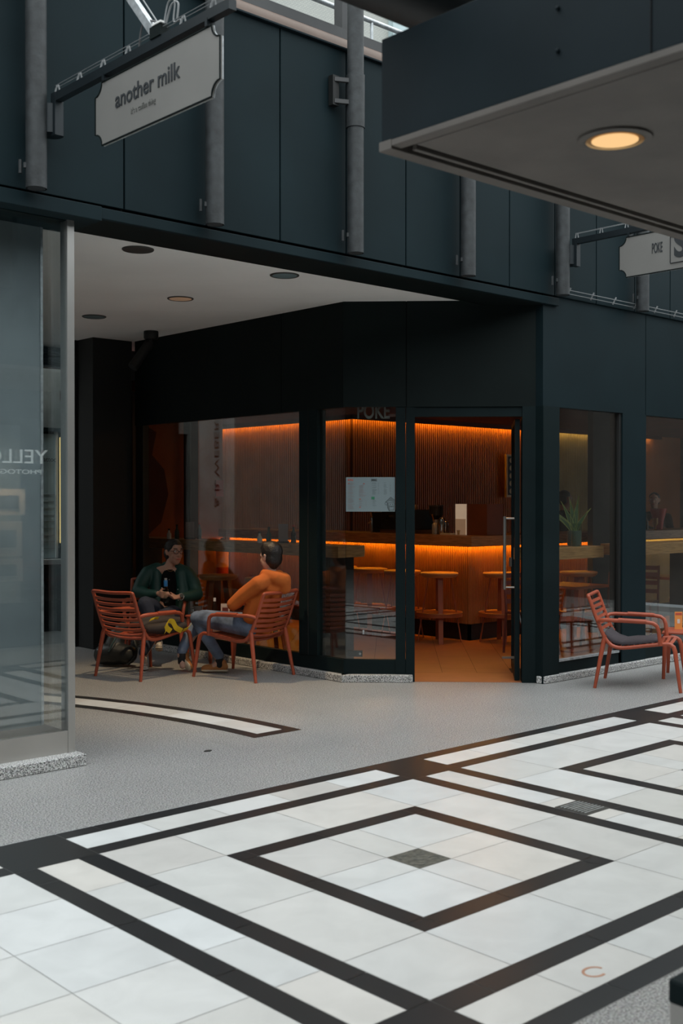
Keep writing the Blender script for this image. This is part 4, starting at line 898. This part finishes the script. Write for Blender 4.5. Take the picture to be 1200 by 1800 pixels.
# wooden chairs and tables inside behind right windows
def cafe_chair(loc, rz, label, first=[None]):
    if first[0]:
        c_ = copy_tree(first[0]); c_.location = loc; c_.rotation_euler = (0, 0, rz); c_['label'] = label; return c_
    o = thing('cafe_chair', loc, label, 'chair', rz, 'dark red chairs inside the cafe'); m = M['chair_dark']
    bx(-.2, -.2, .43, .2, .2, .455, m).build('seat', o, bevel=.006); b = MB()
    for z in (.56, .66, .76, .84): b.bar((-.2-.08*(z-.45), -.18, z), (-.2-.08*(z-.45), .18, z), .014, .05, m)
    b.build('backrest', o)
    for a, c_ in ((1, 1), (1, -1)): MB().tube([(a*.18, c_*.18, .43), (a*.21, c_*.20, 0)], .014, m, 8).build('leg', o)
    for c_ in (1, -1): MB().tube([(-.235, c_*.19, .87), (-.20, c_*.19, .45), (-.23, c_*.20, 0)], .014, m, 8).build('leg', o)
    first[0] = o; return o
cafe_chair((7.05, 2.55, 0), R(-100), 'dark red slatted chair inside, nearest the plant counter')
cafe_chair((8.15, 2.35, 0), R(80), 'dark red slatted chair inside, behind the wide window pillar')
cafe_chair((9.1, 2.55, 0), R(200), 'dark red slatted chair inside, at the far right window')
for i, (x, y) in enumerate([(7.6, 2.45), (9.7, 2.4)]):
    o = thing('cafe_table', (x, y, 0), ['square red table inside behind the plant counter', 'square red table inside at the far right window'][i], 'table', 0, 'square tables inside the cafe')
    bx(-.3, -.3, .70, .3, .3, .73, M['stool']).build('tabletop', o); bx(-.03, -.03, .02, .03, .03, .70, M['stool']).build('column', o); bx(-.2, -.2, 0, .2, .2, .02, M['stool']).build('foot', o)

# ---- floor bits
dn = thing('floor_drain', (2.33, -1.478, .0), 'square slotted drain cover set in the white strip of the tile pattern', 'drain')
bx(-.105, -.105, 0, .105, .105, .003, M['drain']).build('plate', dn); d_ = MB()
for i in range(8): d_.box(-.085, -.08+i*.022, .003, .085, -.072+i*.022, .006, M['galv'])
d_.build('grating', dn)
rs = MB(); pts = [(.59+.045*math.cos(2*PI*i/24), -2.77+.035*math.sin(2*PI*i/24), .0008) for i in range(20)]; rs.tube(pts, .006, M['rust'], 6, flat=.12); tag(rs.build('ring_stain'), 'faint brown ring stain on a white tile at lower right', 'stain')
lfz = MB().prism([(-.03, 0), (-.01, .018), (.022, .012), (.03, -.004), (.005, -.018)], (0, 0, .006), M['drain'], (1.655, 1.01, 0), (1, 0, 0), (0, 1, 0)); tag(lfz.build('dead_leaf'), 'small dark dead leaf on the granite floor', 'leaf')
br_ = thing('glass_barrier', (0.0, -3.4, 0), 'corner of a glass-sided block at the bottom right of the picture', 'barrier')
bx(.045, -.5, 0, .60, -.0, .325, M['near_under'] if 0 else M['steel']).build('plinth', br_); bx(.04, -.51, .26, .61, .005, .33, M['frame']).build('cap', br_, bevel=.01)
# ================================================================== PEOPLE
_ico = None
def ico():
    global _ico
    if _ico is None:
        bm = bmesh.new(); bmesh.ops.create_icosphere(bm, subdivisions=2, radius=1); bm.verts.ensure_lookup_table()
        _ico = ([v.co.copy() for v in bm.verts], [tuple(v.index for v in f.verts) for f in bm.faces]); bm.free()
    return _ico
def organic(name, chains, m, voxel=.010, smooth=4, parent=None, ells=()):
    """continuous surface grown over tapering chains of (x,y,z,r) and ellipsoids (centre, (rx,ry,rz), frame)"""
    V, F = ico(); s = MB()
    for ch in chains:
        for (a, b) in zip(ch, ch[1:]):
            A, B = Vector(a[:3]), Vector(b[:3]); L = (B-A).length; n = max(1, int(L/(min(a[3], b[3])*.30)))
            for k in range(n+1):
                t_ = k/n; r = a[3]+(b[3]-a[3])*t_; c = A.lerp(B, t_); s.add([c+v*r for v in V], F, m)
    for c, rad, fx in ells:
        c = Vector(c); fx = Vector(fx).normalized(); fz = Vector((0, 0, 1)); fz = (fz-fx*fz.dot(fx)).normalized(); fy = fz.cross(fx)
        s.add([c+fx*v.x*rad[0]+fy*v.y*rad[1]+fz*v.z*rad[2] for v in V], F, m)
    o = s.build(name); r_ = o.modifiers.new('r', 'REMESH'); r_.mode = 'VOXEL'; r_.voxel_size = voxel; sm = o.modifiers.new('s', 'SMOOTH'); sm.factor = .5; sm.iterations = smooth
    dg = bpy.context.evaluated_depsgraph_get(); me = bpy.data.meshes.new_from_object(o.evaluated_get(dg)); me.materials.clear(); me.materials.append(m)
    me.polygons.foreach_set('use_smooth', [True]*len(me.polygons))
    bpy.data.objects.remove(o); o = bpy.data.objects.new(name, me); COL.objects.link(o)
    if parent: o.parent = parent
    return o
def v3(p): return Vector(p)
def hand(wrist, dirv, palm_n, curl, thumb_side, sc=1.0):
    """palm + five fingers; dirv = finger direction, palm_n = direction the palm faces, thumb_side = +-1"""
    w = v3(wrist); d = v3(dirv).normalized(); n = v3(palm_n); n = (n-d*n.dot(d)).normalized(); s = d.cross(n)*thumb_side
    out = []; pc = w+d*.045*sc
    for k, (off, L) in enumerate(((.030, .072), (.010, .080), (-.011, .074), (-.030, .058))):
        b = w+d*.078*sc+s*off*sc; out.append([(*(w+s*off*.5*sc), .015*sc), (*b, .0115*sc)])
        p = b; dd = d.copy(); seg = []
        seg.append((*p, .0105*sc))
        for j, fr in enumerate((.45, .32, .23)):
            ang = curl*(j+.6)/1.6; dd = (d*math.cos(ang)+n*math.sin(ang)); p = p+dd*L*fr*sc; seg.append((*p, (.0095-.001*j)*sc))
        out.append(seg)
    t0 = w+d*.020*sc+s*.022*sc; t1 = t0+(s*.8+d*.6+n*.3).normalized()*.040*sc; t2 = t1+(d*.9+n*.6+s*.1).normalized()*.032*sc
    out.append([(*t0, .014*sc), (*t1, .0115*sc), (*t2, .0095*sc)])
    return out
def head_parts(c, F, up=(0, 0, 1), k=1.0):
    c = v3(c); F = v3(F).normalized(); U = v3(up).normalized(); S = F.cross(U)    # S = the person's right
    e = [(c+U*.025*k, (.098*k, .078*k, .100*k), F), (c+F*.018*k-U*.045*k, (.070*k, .060*k, .075*k), F), (c+F*.050*k-U*.092*k, (.030*k, .030*k, .022*k), F)]
    ch = [[(*(c+F*.088*k+U*.018*k), .010*k), (*(c+F*.106*k-U*.018*k), .0125*k)], [(*(c+F*.092*k-U*.022*k+S*.012*k), .008*k), (*(c+F*.092*k-U*.022*k-S*.012*k), .008*k)],
          [(*(c+F*.086*k-U*.052*k+S*.018*k), .007*k), (*(c+F*.093*k-U*.052*k), .009*k), (*(c+F*.086*k-U*.052*k-S*.018*k), .007*k)]]
    for s in (-1, 1):
        ch.append([(*(c+S*s*.077*k+U*.022*k-F*.004*k), .010*k), (*(c+S*s*.084*k-F*.014*k+U*.018*k), .013*k), (*(c+S*s*.079*k-U*.020*k-F*.004*k), .009*k)])
        ch.append([(*(c+F*.082*k+U*.038*k+S*s*.016*k), .007*k), (*(c+F*.074*k+U*.040*k+S*s*.044*k), .007*k)])
        e.append((c+F*.060*k-U*.025*k+S*s*.034*k, (.022*k, .022*k, .026*k), F))
    return e, ch, S, U
def face_parts(o, c, F, S, U, k=1.0):
    c = v3(c); F = v3(F).normalized(); e = MB(); V, Fc = ico()
    for s in (-1, 1):
        p = c+F*.079*k+U*.020*k+S*s*.031*k; e.add([p+v*.011*k for v in V], Fc, M['white']); p2 = p+F*.0068*k; e.add([p2+v*.0055*k for v in V], Fc, M['ink'])
    e.build('eyes', o, smooth=80)
    l = MB(); l.tube([c+F*.090*k-U*.054*k+S*.020*k, c+F*.1005*k-U*.052*k, c+F*.090*k-U*.054*k-S*.020*k], .0045*k, M['red_ink'], 6); l.build('lips', o, smooth=80)
    b = MB()
    for s in (-1, 1): b.tube([c+F*.090*k+U*.044*k+S*s*.016*k, c+F*.086*k+U*.050*k+S*s*.032*k, c+F*.074*k+U*.044*k+S*s*.050*k], .0038*k, M['hair'], 5)
    b.build('eyebrows', o, smooth=80)
def shoe(o, heel, toe, up, m, sole, name='shoe'):
    heel, toe, up = v3(heel), v3(toe), v3(up).normalized(); d = (toe-heel); L = d.length; d.normalize(); up = (up-d*up.dot(d)).normalized()
    a = organic(name, [[(*(heel+up*.048+d*.030), .036), (*(heel+up*.046+d*L*.45), .036), (*(heel+up*.034+d*L*.80), .034), (*(heel+up*.030+d*(L-.03)), .028)], [(*(heel+up*.050+d*.03), .034), (*(heel+up*.085+d*.045), .036)]], m, .007, 4, o)
    b = organic('sole', [[(*(heel+d*.03), .038), (*(heel+d*L*.5), .034), (*(heel+d*L*.78), .041), (*(heel+d*(L-.035)), .034)]], sole, .008, 3, a)
    fr = Matrix((d, up.cross(d), up)).transposed().to_4x4(); sc = Matrix.Diagonal((1, 1, .38, 1)); b.data.transform(Matrix.Translation(heel+up*.012) @ fr @ sc @ fr.inverted() @ Matrix.Translation(-heel))
    lc = MB(); s = up.cross(d)
    for i in range(4): p = heel+d*(L*.45+i*.018)+up*(.081-i*.004); lc.tube([p-s*.020, p+up*.005, p+s*.020], .003, sole, 5)
    lc.build('laces', a)
    return a

def seat_person(name, root, label):
    o = thing(name, root, label, 'person'); return o
def finish(root, kids):
    inv = Matrix.Translation(-root.location)
    def rec(ob):
        ob.data.transform(inv)
        for ch in [x for x in COL.objects if x.parent == ob]: rec(ch)
    for ob in [x for x in COL.objects if x.parent == root]: rec(ob)

# ---- man in the orange hoodie
mn = thing('person', (3.83, 3.25, 0), 'person with short dark hair in an orange hoodie and light jeans, sitting with back turned', 'person')
Fm = v3((-.12, .99, -.05)); hc = v3((3.865, 3.09, 1.13))
e_, c_, S_, U_ = head_parts(hc, Fm, (.02, -.03, 1), 1.08)
shL, shR = (3.685, 3.04, .895), (4.04, 3.14, .895)
elL, elR = (3.585, 3.29, .70), (4.12, 3.41, .72); waL, waR = (3.80, 3.41, .735), (3.90, 3.44, .70)
hipL, hipR = (3.765, 3.25, .485), (3.93, 3.30, .485); knL, knR = (3.595, 3.87, .525), (3.73, 3.97, .52); anL, anR = (3.745, 3.715, .115), (3.515, 4.035, .17)
chains = [[(*hc, .05), (3.865, 3.10, 1.03, .050), (3.865, 3.08, .96, .060)], [(3.865, 3.08, .96, .07), (3.86, 3.12, .85, .12), (3.85, 3.19, .68, .115), (3.85, 3.27, .51, .12)],
          [(3.865, 3.085, .93, .06), (*shL, .055), (*elL, .040), (*waL, .028)], [(3.865, 3.085, .93, .06), (*shR, .055), (*elR, .040), (*waR, .028)],
          [(3.85, 3.27, .50, .10), (*hipL, .085), (*knL, .055), (*anL, .036), (3.70, 3.77, .05, .03)], [(3.85, 3.27, .50, .10), (*hipR, .085), (*knR, .055), (*anR, .036), (3.51, 4.00, .06, .03)]]+c_
chains += hand(waL, (.9, .15, -.05), (.1, .9, 0), .5, 1)+hand(waR, (-.9, .1, .0), (0, -1, .1), .4, -1)
organic('body', chains, M['skin2'], .0075, 3, mn, e_)
face_parts(mn, hc, Fm, S_, U_, 1.08)
hr_ = [(hc+U_*.050-Fm*.016, (.114, .098, .108), Fm), (hc-Fm*.042-U_*.012, (.076, .092, .086), Fm), (hc+U_*.100+Fm*.040, (.070, .066, .040), Fm), (hc+U_*.085+Fm*.065, (.045, .060, .036), Fm), (hc-Fm*.045-U_*.060, (.045, .058, .055), Fm)]
organic('hair', [[(*(hc+U_*.10+Fm*.05+S_*.03), .045), (*(hc+U_*.105+Fm*.03-S_*.03), .045)]], M['hair'], .010, 3, mn, hr_)
organic('hoodie', [[(3.865, 3.085, .955, .075), (3.86, 3.12, .84, .145), (3.85, 3.18, .68, .145), (3.845, 3.25, .50, .150)], [(3.77, 3.11, .87, .09), (3.74, 3.2, .60, .10)], [(3.96, 3.15, .87, .09), (3.97, 3.25, .60, .10)],
    [(3.83, 3.08, .93, .07), (shL[0], shL[1], shL[2], .078), (3.625, 3.19, .79, .068), (elL[0], elL[1], elL[2], .062), (3.69, 3.36, .705, .056), (3.775, 3.40, .73, .045)],
    [(3.90, 3.10, .93, .07), (shR[0], shR[1], shR[2], .078), (elR[0], elR[1], elR[2], .062), (3.94, 3.44, .71, .042)],
    [(3.80, 3.06, .975, .050), (3.85, 2.99, .945, .066), (3.92, 2.97, .925, .074), (3.95, 2.99, .85, .062)], [(3.80, 3.10, .985, .04), (3.84, 3.18, .955, .035), (3.92, 3.16, .975, .04), (3.95, 3.07, .965, .05)]], M['hoodie'], .010, 3, mn)
organic('jeans', [[(3.85, 3.26, .50, .125), (hipL[0], hipL[1], hipL[2], .108), (3.69, 3.52, .505, .095), (knL[0], knL[1], knL[2], .076), (3.65, 3.81, .36, .062), (3.735, 3.72, .17, .052)],
    [(3.85, 3.26, .50, .125), (hipR[0], hipR[1], hipR[2], .105), (knR[0], knR[1], knR[2], .074), (3.60, 4.02, .34, .060), (3.525, 4.035, .20, .050)], [(3.70, 3.45, .53, .07), (3.66, 3.55, .535, .07)]], M['jeans'], .010, 3, mn)
organic('sock', [[(3.735, 3.72, .17, .041), (3.745, 3.715, .08, .040)]], M['sock'], .008, 2, mn); organic('sock', [[(3.525, 4.035, .20, .041), (3.515, 4.02, .10, .040)]], M['sock'], .008, 2, mn)
shoe(mn, (3.80, 3.665, .012), (3.625, 3.86, .012), (0, 0, 1), M['suede'], M['sole']); shoe(mn, (3.50, 4.08, .17), (3.505, 3.955, .0) if 0 else (3.545, 3.93, .02), (.70, .45, .45), M['suede'], M['sole'])
finish(mn, None)

# ---- woman in the green jacket
wm = thing('person', (3.88, 4.9, 0), 'person with glasses in a bottle green jacket, legs crossed, holding a blue-topped bottle', 'person')
Fw = v3((-.10, -.99, -.05)); hc = v3((4.045, 4.93, 1.105)); e_, c_, S_, U_ = head_parts(hc, Fw, (.04, -.04, 1), 1.08)
shR, shL = (3.83, 5.10, .895), (4.17, 4.87, .885); elR, elL = (3.66, 5.03, .71), (4.17, 4.70, .675); waR, waL = (3.74, 4.755, .70), (3.90, 4.64, .665)
hipR, hipL = (3.86, 4.97, .46), (3.98, 4.84, .46); knR, knL = (3.50, 4.64, .62), (3.66, 4.54, .49); anR, anL = (3.60, 4.56, .22), (3.355, 4.46, .12)
tor = v3((3.98, 4.96, .80))
chains = [[(*hc, .05), (4.025, 4.955, 1.02, .048), (4.01, 4.97, .95, .058)], [(4.01, 4.98, .93, .07), (*tor, .075), (3.95, 4.93, .62, .085), (3.92, 4.91, .49, .125)],
          [(4.0, 4.99, .92, .06), (*shR, .05), (*elR, .040), (*waR, .026)], [(4.0, 4.99, .92, .06), (*shL, .05), (*elL, .040), (*waL, .027)],
          [(3.92, 4.91, .49, .10), (*hipR, .09), (*knR, .056), (*anR, .036), (3.60, 4.53, .17, .03)], [(3.92, 4.91, .49, .10), (*hipL, .09), (*knL, .056), (*anL, .036), (3.35, 4.44, .06, .03)]]+c_
chains += hand(waR, (-.12, -.75, -.05), (.85, -.2, 0), 1.0, 1)+hand(waL, (-.95, -.10, -.02), (-.1, -.4, .9), .9, 1)
organic('body', chains, M['skin'], .0075, 3, wm, e_)
face_parts(wm, hc, Fw, S_, U_, 1.08)
organic('hair', [[(*(hc-Fw*.03+U_*.02), .08), (*(hc-Fw*.065-U_*.05), .06), (*(hc-Fw*.085-U_*.13), .040)], [(*(hc-Fw*.085-U_*.13), .040), (4.12, 5.02, .90, .03)]], M['hair'], .007, 2, wm, [(hc+U_*.052-Fw*.020, (.112, .098, .100), Fw), (hc-Fw*.045-U_*.01, (.078, .096, .088), Fw)])
organic('jacket', [[(*(v3(shR)), .078), (3.745, 5.08, .80, .078), (*elR, .068), (3.70, 4.88, .69, .055), (3.725, 4.80, .70, .042)], [(*(v3(shL)), .078), (4.185, 4.78, .78, .078), (*elL, .070), (4.03, 4.665, .66, .055), (3.96, 4.65, .665, .042)],
    [(3.93, 5.08, .95, .055), (*shR, .075)], [(4.09, 4.95, .95, .055), (*shL, .075)], [(4.03, 5.04, .93, .085), (4.02, 5.02, .80, .12), (3.99, 4.98, .62, .12), (3.98, 4.96, .50, .12)],
    [(3.90, 5.05, .88, .075), (3.86, 4.99, .70, .072), (3.84, 4.96, .55, .07)], [(4.10, 4.90, .88, .075), (4.08, 4.84, .70, .078), (4.04, 4.80, .52, .08)]], M['green'], .010, 3, wm)
organic('shirt', [[(4.0, 4.96, .875, .078), (3.985, 4.945, .78, .103), (3.96, 4.92, .60, .112), (3.94, 4.90, .52, .115)]], M['shirt'], .010, 3, wm)
organic('trousers', [[(3.92, 4.91, .48, .13), (*hipR, .105), (3.68, 4.80, .56, .098), (*knR, .078), (3.55, 4.58, .42, .062), (3.595, 4.56, .27, .048)], [(3.92, 4.91, .48, .13), (*hipL, .11), (*knL, .078), (3.48, 4.50, .30, .060), (3.36, 4.46, .16, .048)]], M['navy'], .010, 3, wm)
shoe(wm, (3.64, 4.60, .13), (3.50, 4.40, .19), (.1, .1, 1), M['sneaker'], M['sole']); shoe(wm, (3.38, 4.49, .012), (3.27, 4.28, .012), (0, 0, 1), M['sneaker'], M['white'])
gl = MB()
for s in (-1, 1):
    p = hc+Fw*.109+U_*.018+S_*s*.034; gl.tube([p+S_*.027*math.cos(2*PI*i/16)+U_*.021*math.sin(2*PI*i/16)-Fw*abs(s*.033+.027*math.cos(2*PI*i/16))*.18 for i in range(16)], .0030, M['black'], 6, closed=True)
    gl.tube([p+S_*s*.026+U_*.006-Fw*.006, hc+S_*s*.085+U_*.018-Fw*.0], .0028, M['black'], 5)
gl.tube([hc+Fw*.111+U_*.022-S_*.008, hc+Fw*.113+U_*.024, hc+Fw*.111+U_*.022+S_*.008], .003, M['black'], 5); gl.build('glasses', wm, smooth=60)
wt = MB(); a_ = v3((3.955, 4.65, .665)); d_ = (v3(waL)-v3(elL)).normalized(); wt.tube([a_+d_*.004, a_+d_*.022], .036, M['white'], 16); wt.tube([a_+d_*.012+v3((-.02, -.034, .012)), a_+d_*.012+v3((-.028, -.045, .018))], .021, M['black'], 16); wt.build('watch', wm, smooth=40)
bt_ = MB(); V_, F_ = ico()
for p in ((3.985, 4.775, .73), (3.935, 4.86, .83), (3.87, 4.90, .745), (3.98, 4.76, .62)): bt_.add([v3(p)+v*.0065 for v in V_], F_, M['galv'])
bt_.build('jacket_snaps', wm)
nk = MB(); nk.tube(smooth_path([(3.955, 4.955, .945), (3.965, 4.90, .915), (4.01, 4.89, .925)]), .0018, M['brass'], 5); nk.build('necklace', wm)
finish(wm, None)
bo = thing('held_bottle', (3.755, 4.655, .615), 'clear bottle with a bright blue top held by the person in green', 'bottle')
MB().lathe([(.026, 0), (.029, .01), (.029, .12), (.016, .165), (.015, .18)], (0, 0, 0), M['bottle_glass'], 18).build('body', bo, smooth=40); MB().lathe([(.019, .165), (.020, .17), (.020, .225), (.018, .228)], (0, 0, 0), M['blue_band'], 16).build('neck_band', bo, smooth=40); MB().lathe([(.014, .228), (.014, .25)], (0, 0, 0), M['galv'], 14).build('cap', bo)

# ---- people inside
def stander(x, y, h, hd, label, top, legs, printed=False):
    o = thing('person', (x, y, 0), label, 'person'); F = v3((math.cos(hd), math.sin(hd), 0)); S = F.cross(v3((0, 0, 1))); P = v3((x, y, 0)); k = h/1.75
    def q(f, s, z, r): p = P+F*f*k+S*s*k; return (p.x, p.y, z*k, r*k)
    hc = v3(q(.02, 0, 1.63, 1)[:3]); e, c, S2_, U2_ = head_parts(hc, F, (0, 0, 1), k)
    ch = c+[[(*hc, .05), q(0, 0, 1.50, .05), q(0, 0, 1.44, .06)], [q(0, 0, 1.40, .08), q(0, 0, 1.25, .12), q(0, 0, 1.0, .12), q(0, 0, .9, .13)]]
    for s in (-1, 1):
        ch += [[q(0, 0, 1.40, .05), q(0, s*.19, 1.38, .055), q(.02, s*.24, 1.12, .042), q(.18, s*.20, .98, .028)], [q(0, s*.09, .9, .09), q(0, s*.1, .5, .055), q(-.02, s*.1, .08, .035), q(.08, s*.1, .04, .03)]]
        w_ = q(.18, s*.20, .98, 1)[:3]; ch += hand(w_, F-v3((0, 0, .2)), -S*s, .6, s, k)
    organic('body', ch, M['skin'], .010, 3, o, e)
    face_parts(o, hc, F, S2_, U2_, k)
    organic('hair', [], M['hair'], .010, 2, o, [(hc+U2_*.05*k-F*.02*k, (.10*k, .085*k, .085*k), F), (hc-F*.04*k, (.06*k, .08*k, .09*k), F)])
    organic('top', [[q(0, 0, 1.41, .09), q(0, 0, 1.25, .145), q(0, 0, 1.0, .14), q(0, 0, .88, .145)]]+[[q(0, s*.08, 1.40, .07), q(0, s*.19, 1.37, .075), q(.01, s*.235, 1.20, .065)] for s in (-1, 1)], top, .014, 3, o)
    organic('trousers', [[q(0, 0, .90, .135), q(0, s*.09, .85, .10), q(0, s*.1, .5, .07), q(-.02, s*.1, .12, .055)] for s in (-1, 1)], legs, .014, 3, o)
    for s in (-1, 1):
        a, b = v3(q(-.07, s*.1, .012, 1)[:3]), v3(q(.18, s*.1, .012, 1)[:3]); shoe(o, a, b, (0, 0, 1), M['black'], M['sole'])
    if printed:
        p = MB(); c0 = P+F*.150*k+v3((0, 0, 1.28*k)); p.prism([(-.07, -.04), (0, -.06), (.07, -.03), (.085, .05), (.05, .03), (.03, .075), (0, .04), (-.04, .07), (-.05, .02)], F*.012, M['tee_print'], c0, S, (0, 0, 1)); p.build('shirt_print', o)
    finish(o, None); return o
stander(12.95, 4.75, 1.78, R(-155), 'person in a black printed shirt behind the bar at the far right window', M['shirt'], M['shirt'], True)
stander(10.6, 4.75, 1.80, R(-20), 'dark-clothed person behind the bar, seen behind the potted plant', M['shirt'], M['navy'])

# ---- backpack on the floor, jacket on chair A
bp = thing('backpack', (3.24, 4.80, 0), 'black shiny backpack lying on the floor behind the left armchair', 'backpack')
b_ = organic('body', [[(-.06, .10, .11, .105), (.0, 0, .13, .12), (.08, -.12, .12, .10)], [(.0, .02, .18, .10), (.05, .03, .30, .085), (.10, .0, .38, .06)]], M['bag'], .012, 4, bp)
MB().tube(smooth_path([(-.10, -.06, .16), (-.08, -.10, .24), (-.02, -.10, .33)]), [.016]*13, M['bag_strip'], 8, flat=.3).build('reflective_strip', bp, smooth=60)
MB().tube(smooth_path([(.10, -.10, .36), (.12, -.20, .25), (.10, -.24, .12), (.03, -.20, .03)]), .014, M['bag'], 8, flat=.4).build('strap', bp, smooth=60)
MB().tube([(.10, -.12, .34), (.10, -.13, .335)], .010, M['galv'], 10).build('buckle', bp)
ct = thing('folded_jacket', (3.24, 4.10, .40), 'crumpled grey-brown jacket with bright yellow lining on the left armchair', 'jacket')
organic('shell', [[(-.10, .16, .07, .055), (.05, .12, .09, .07), (.22, .06, .09, .055)], [(-.12, .0, .06, .055), (.05, -.04, .08, .075), (.25, -.10, .09, .05)], [(-.13, -.12, .05, .045), (.02, -.18, .05, .06), (.20, -.20, .06, .05)], [(.05, .0, .13, .05), (.25, .05, .12, .035)]], M['coat'], .009, 2, ct)
def ribbon(pts, w, m, name):
    s = MB(); pts = smooth_path(pts, 6)
    for i in range(len(pts)-1):
        a, b = pts[i], pts[i+1]; u = Vector((0.35, -.35, .8)).normalized()*w/2; t_ = Vector((.002, -.002, 0))
        s.add([a-u, a+u, b+u, b-u, a-u+t_, a+u+t_, b+u+t_, b-u+t_], [(0, 1, 2, 3), (7, 6, 5, 4), (0, 3, 7, 4), (1, 5, 6, 2)], m)
    s.build(name, ct, smooth=80)
ribbon([(.02, -.27, .03), (-.03, -.275, .07), (-.02, -.28, .125), (.03, -.285, .12), (.07, -.285, .06), (.14, -.275, .025)], .050, M['yellow'], 'lining')
ribbon([(-.05, -.265, .01), (-.035, -.27, .04), (-.045, -.27, .08)], .014, M['yellow'], 'lining'); ribbon([(.16, -.27, .03), (.22, -.255, .04), (.27, -.235, .07)], .035, M['yellow'], 'lining')
ribbon([(-.10, -.10, .13), (-.06, -.12, .145), (-.02, -.12, .145)], .03, M['yellow'], 'lining')
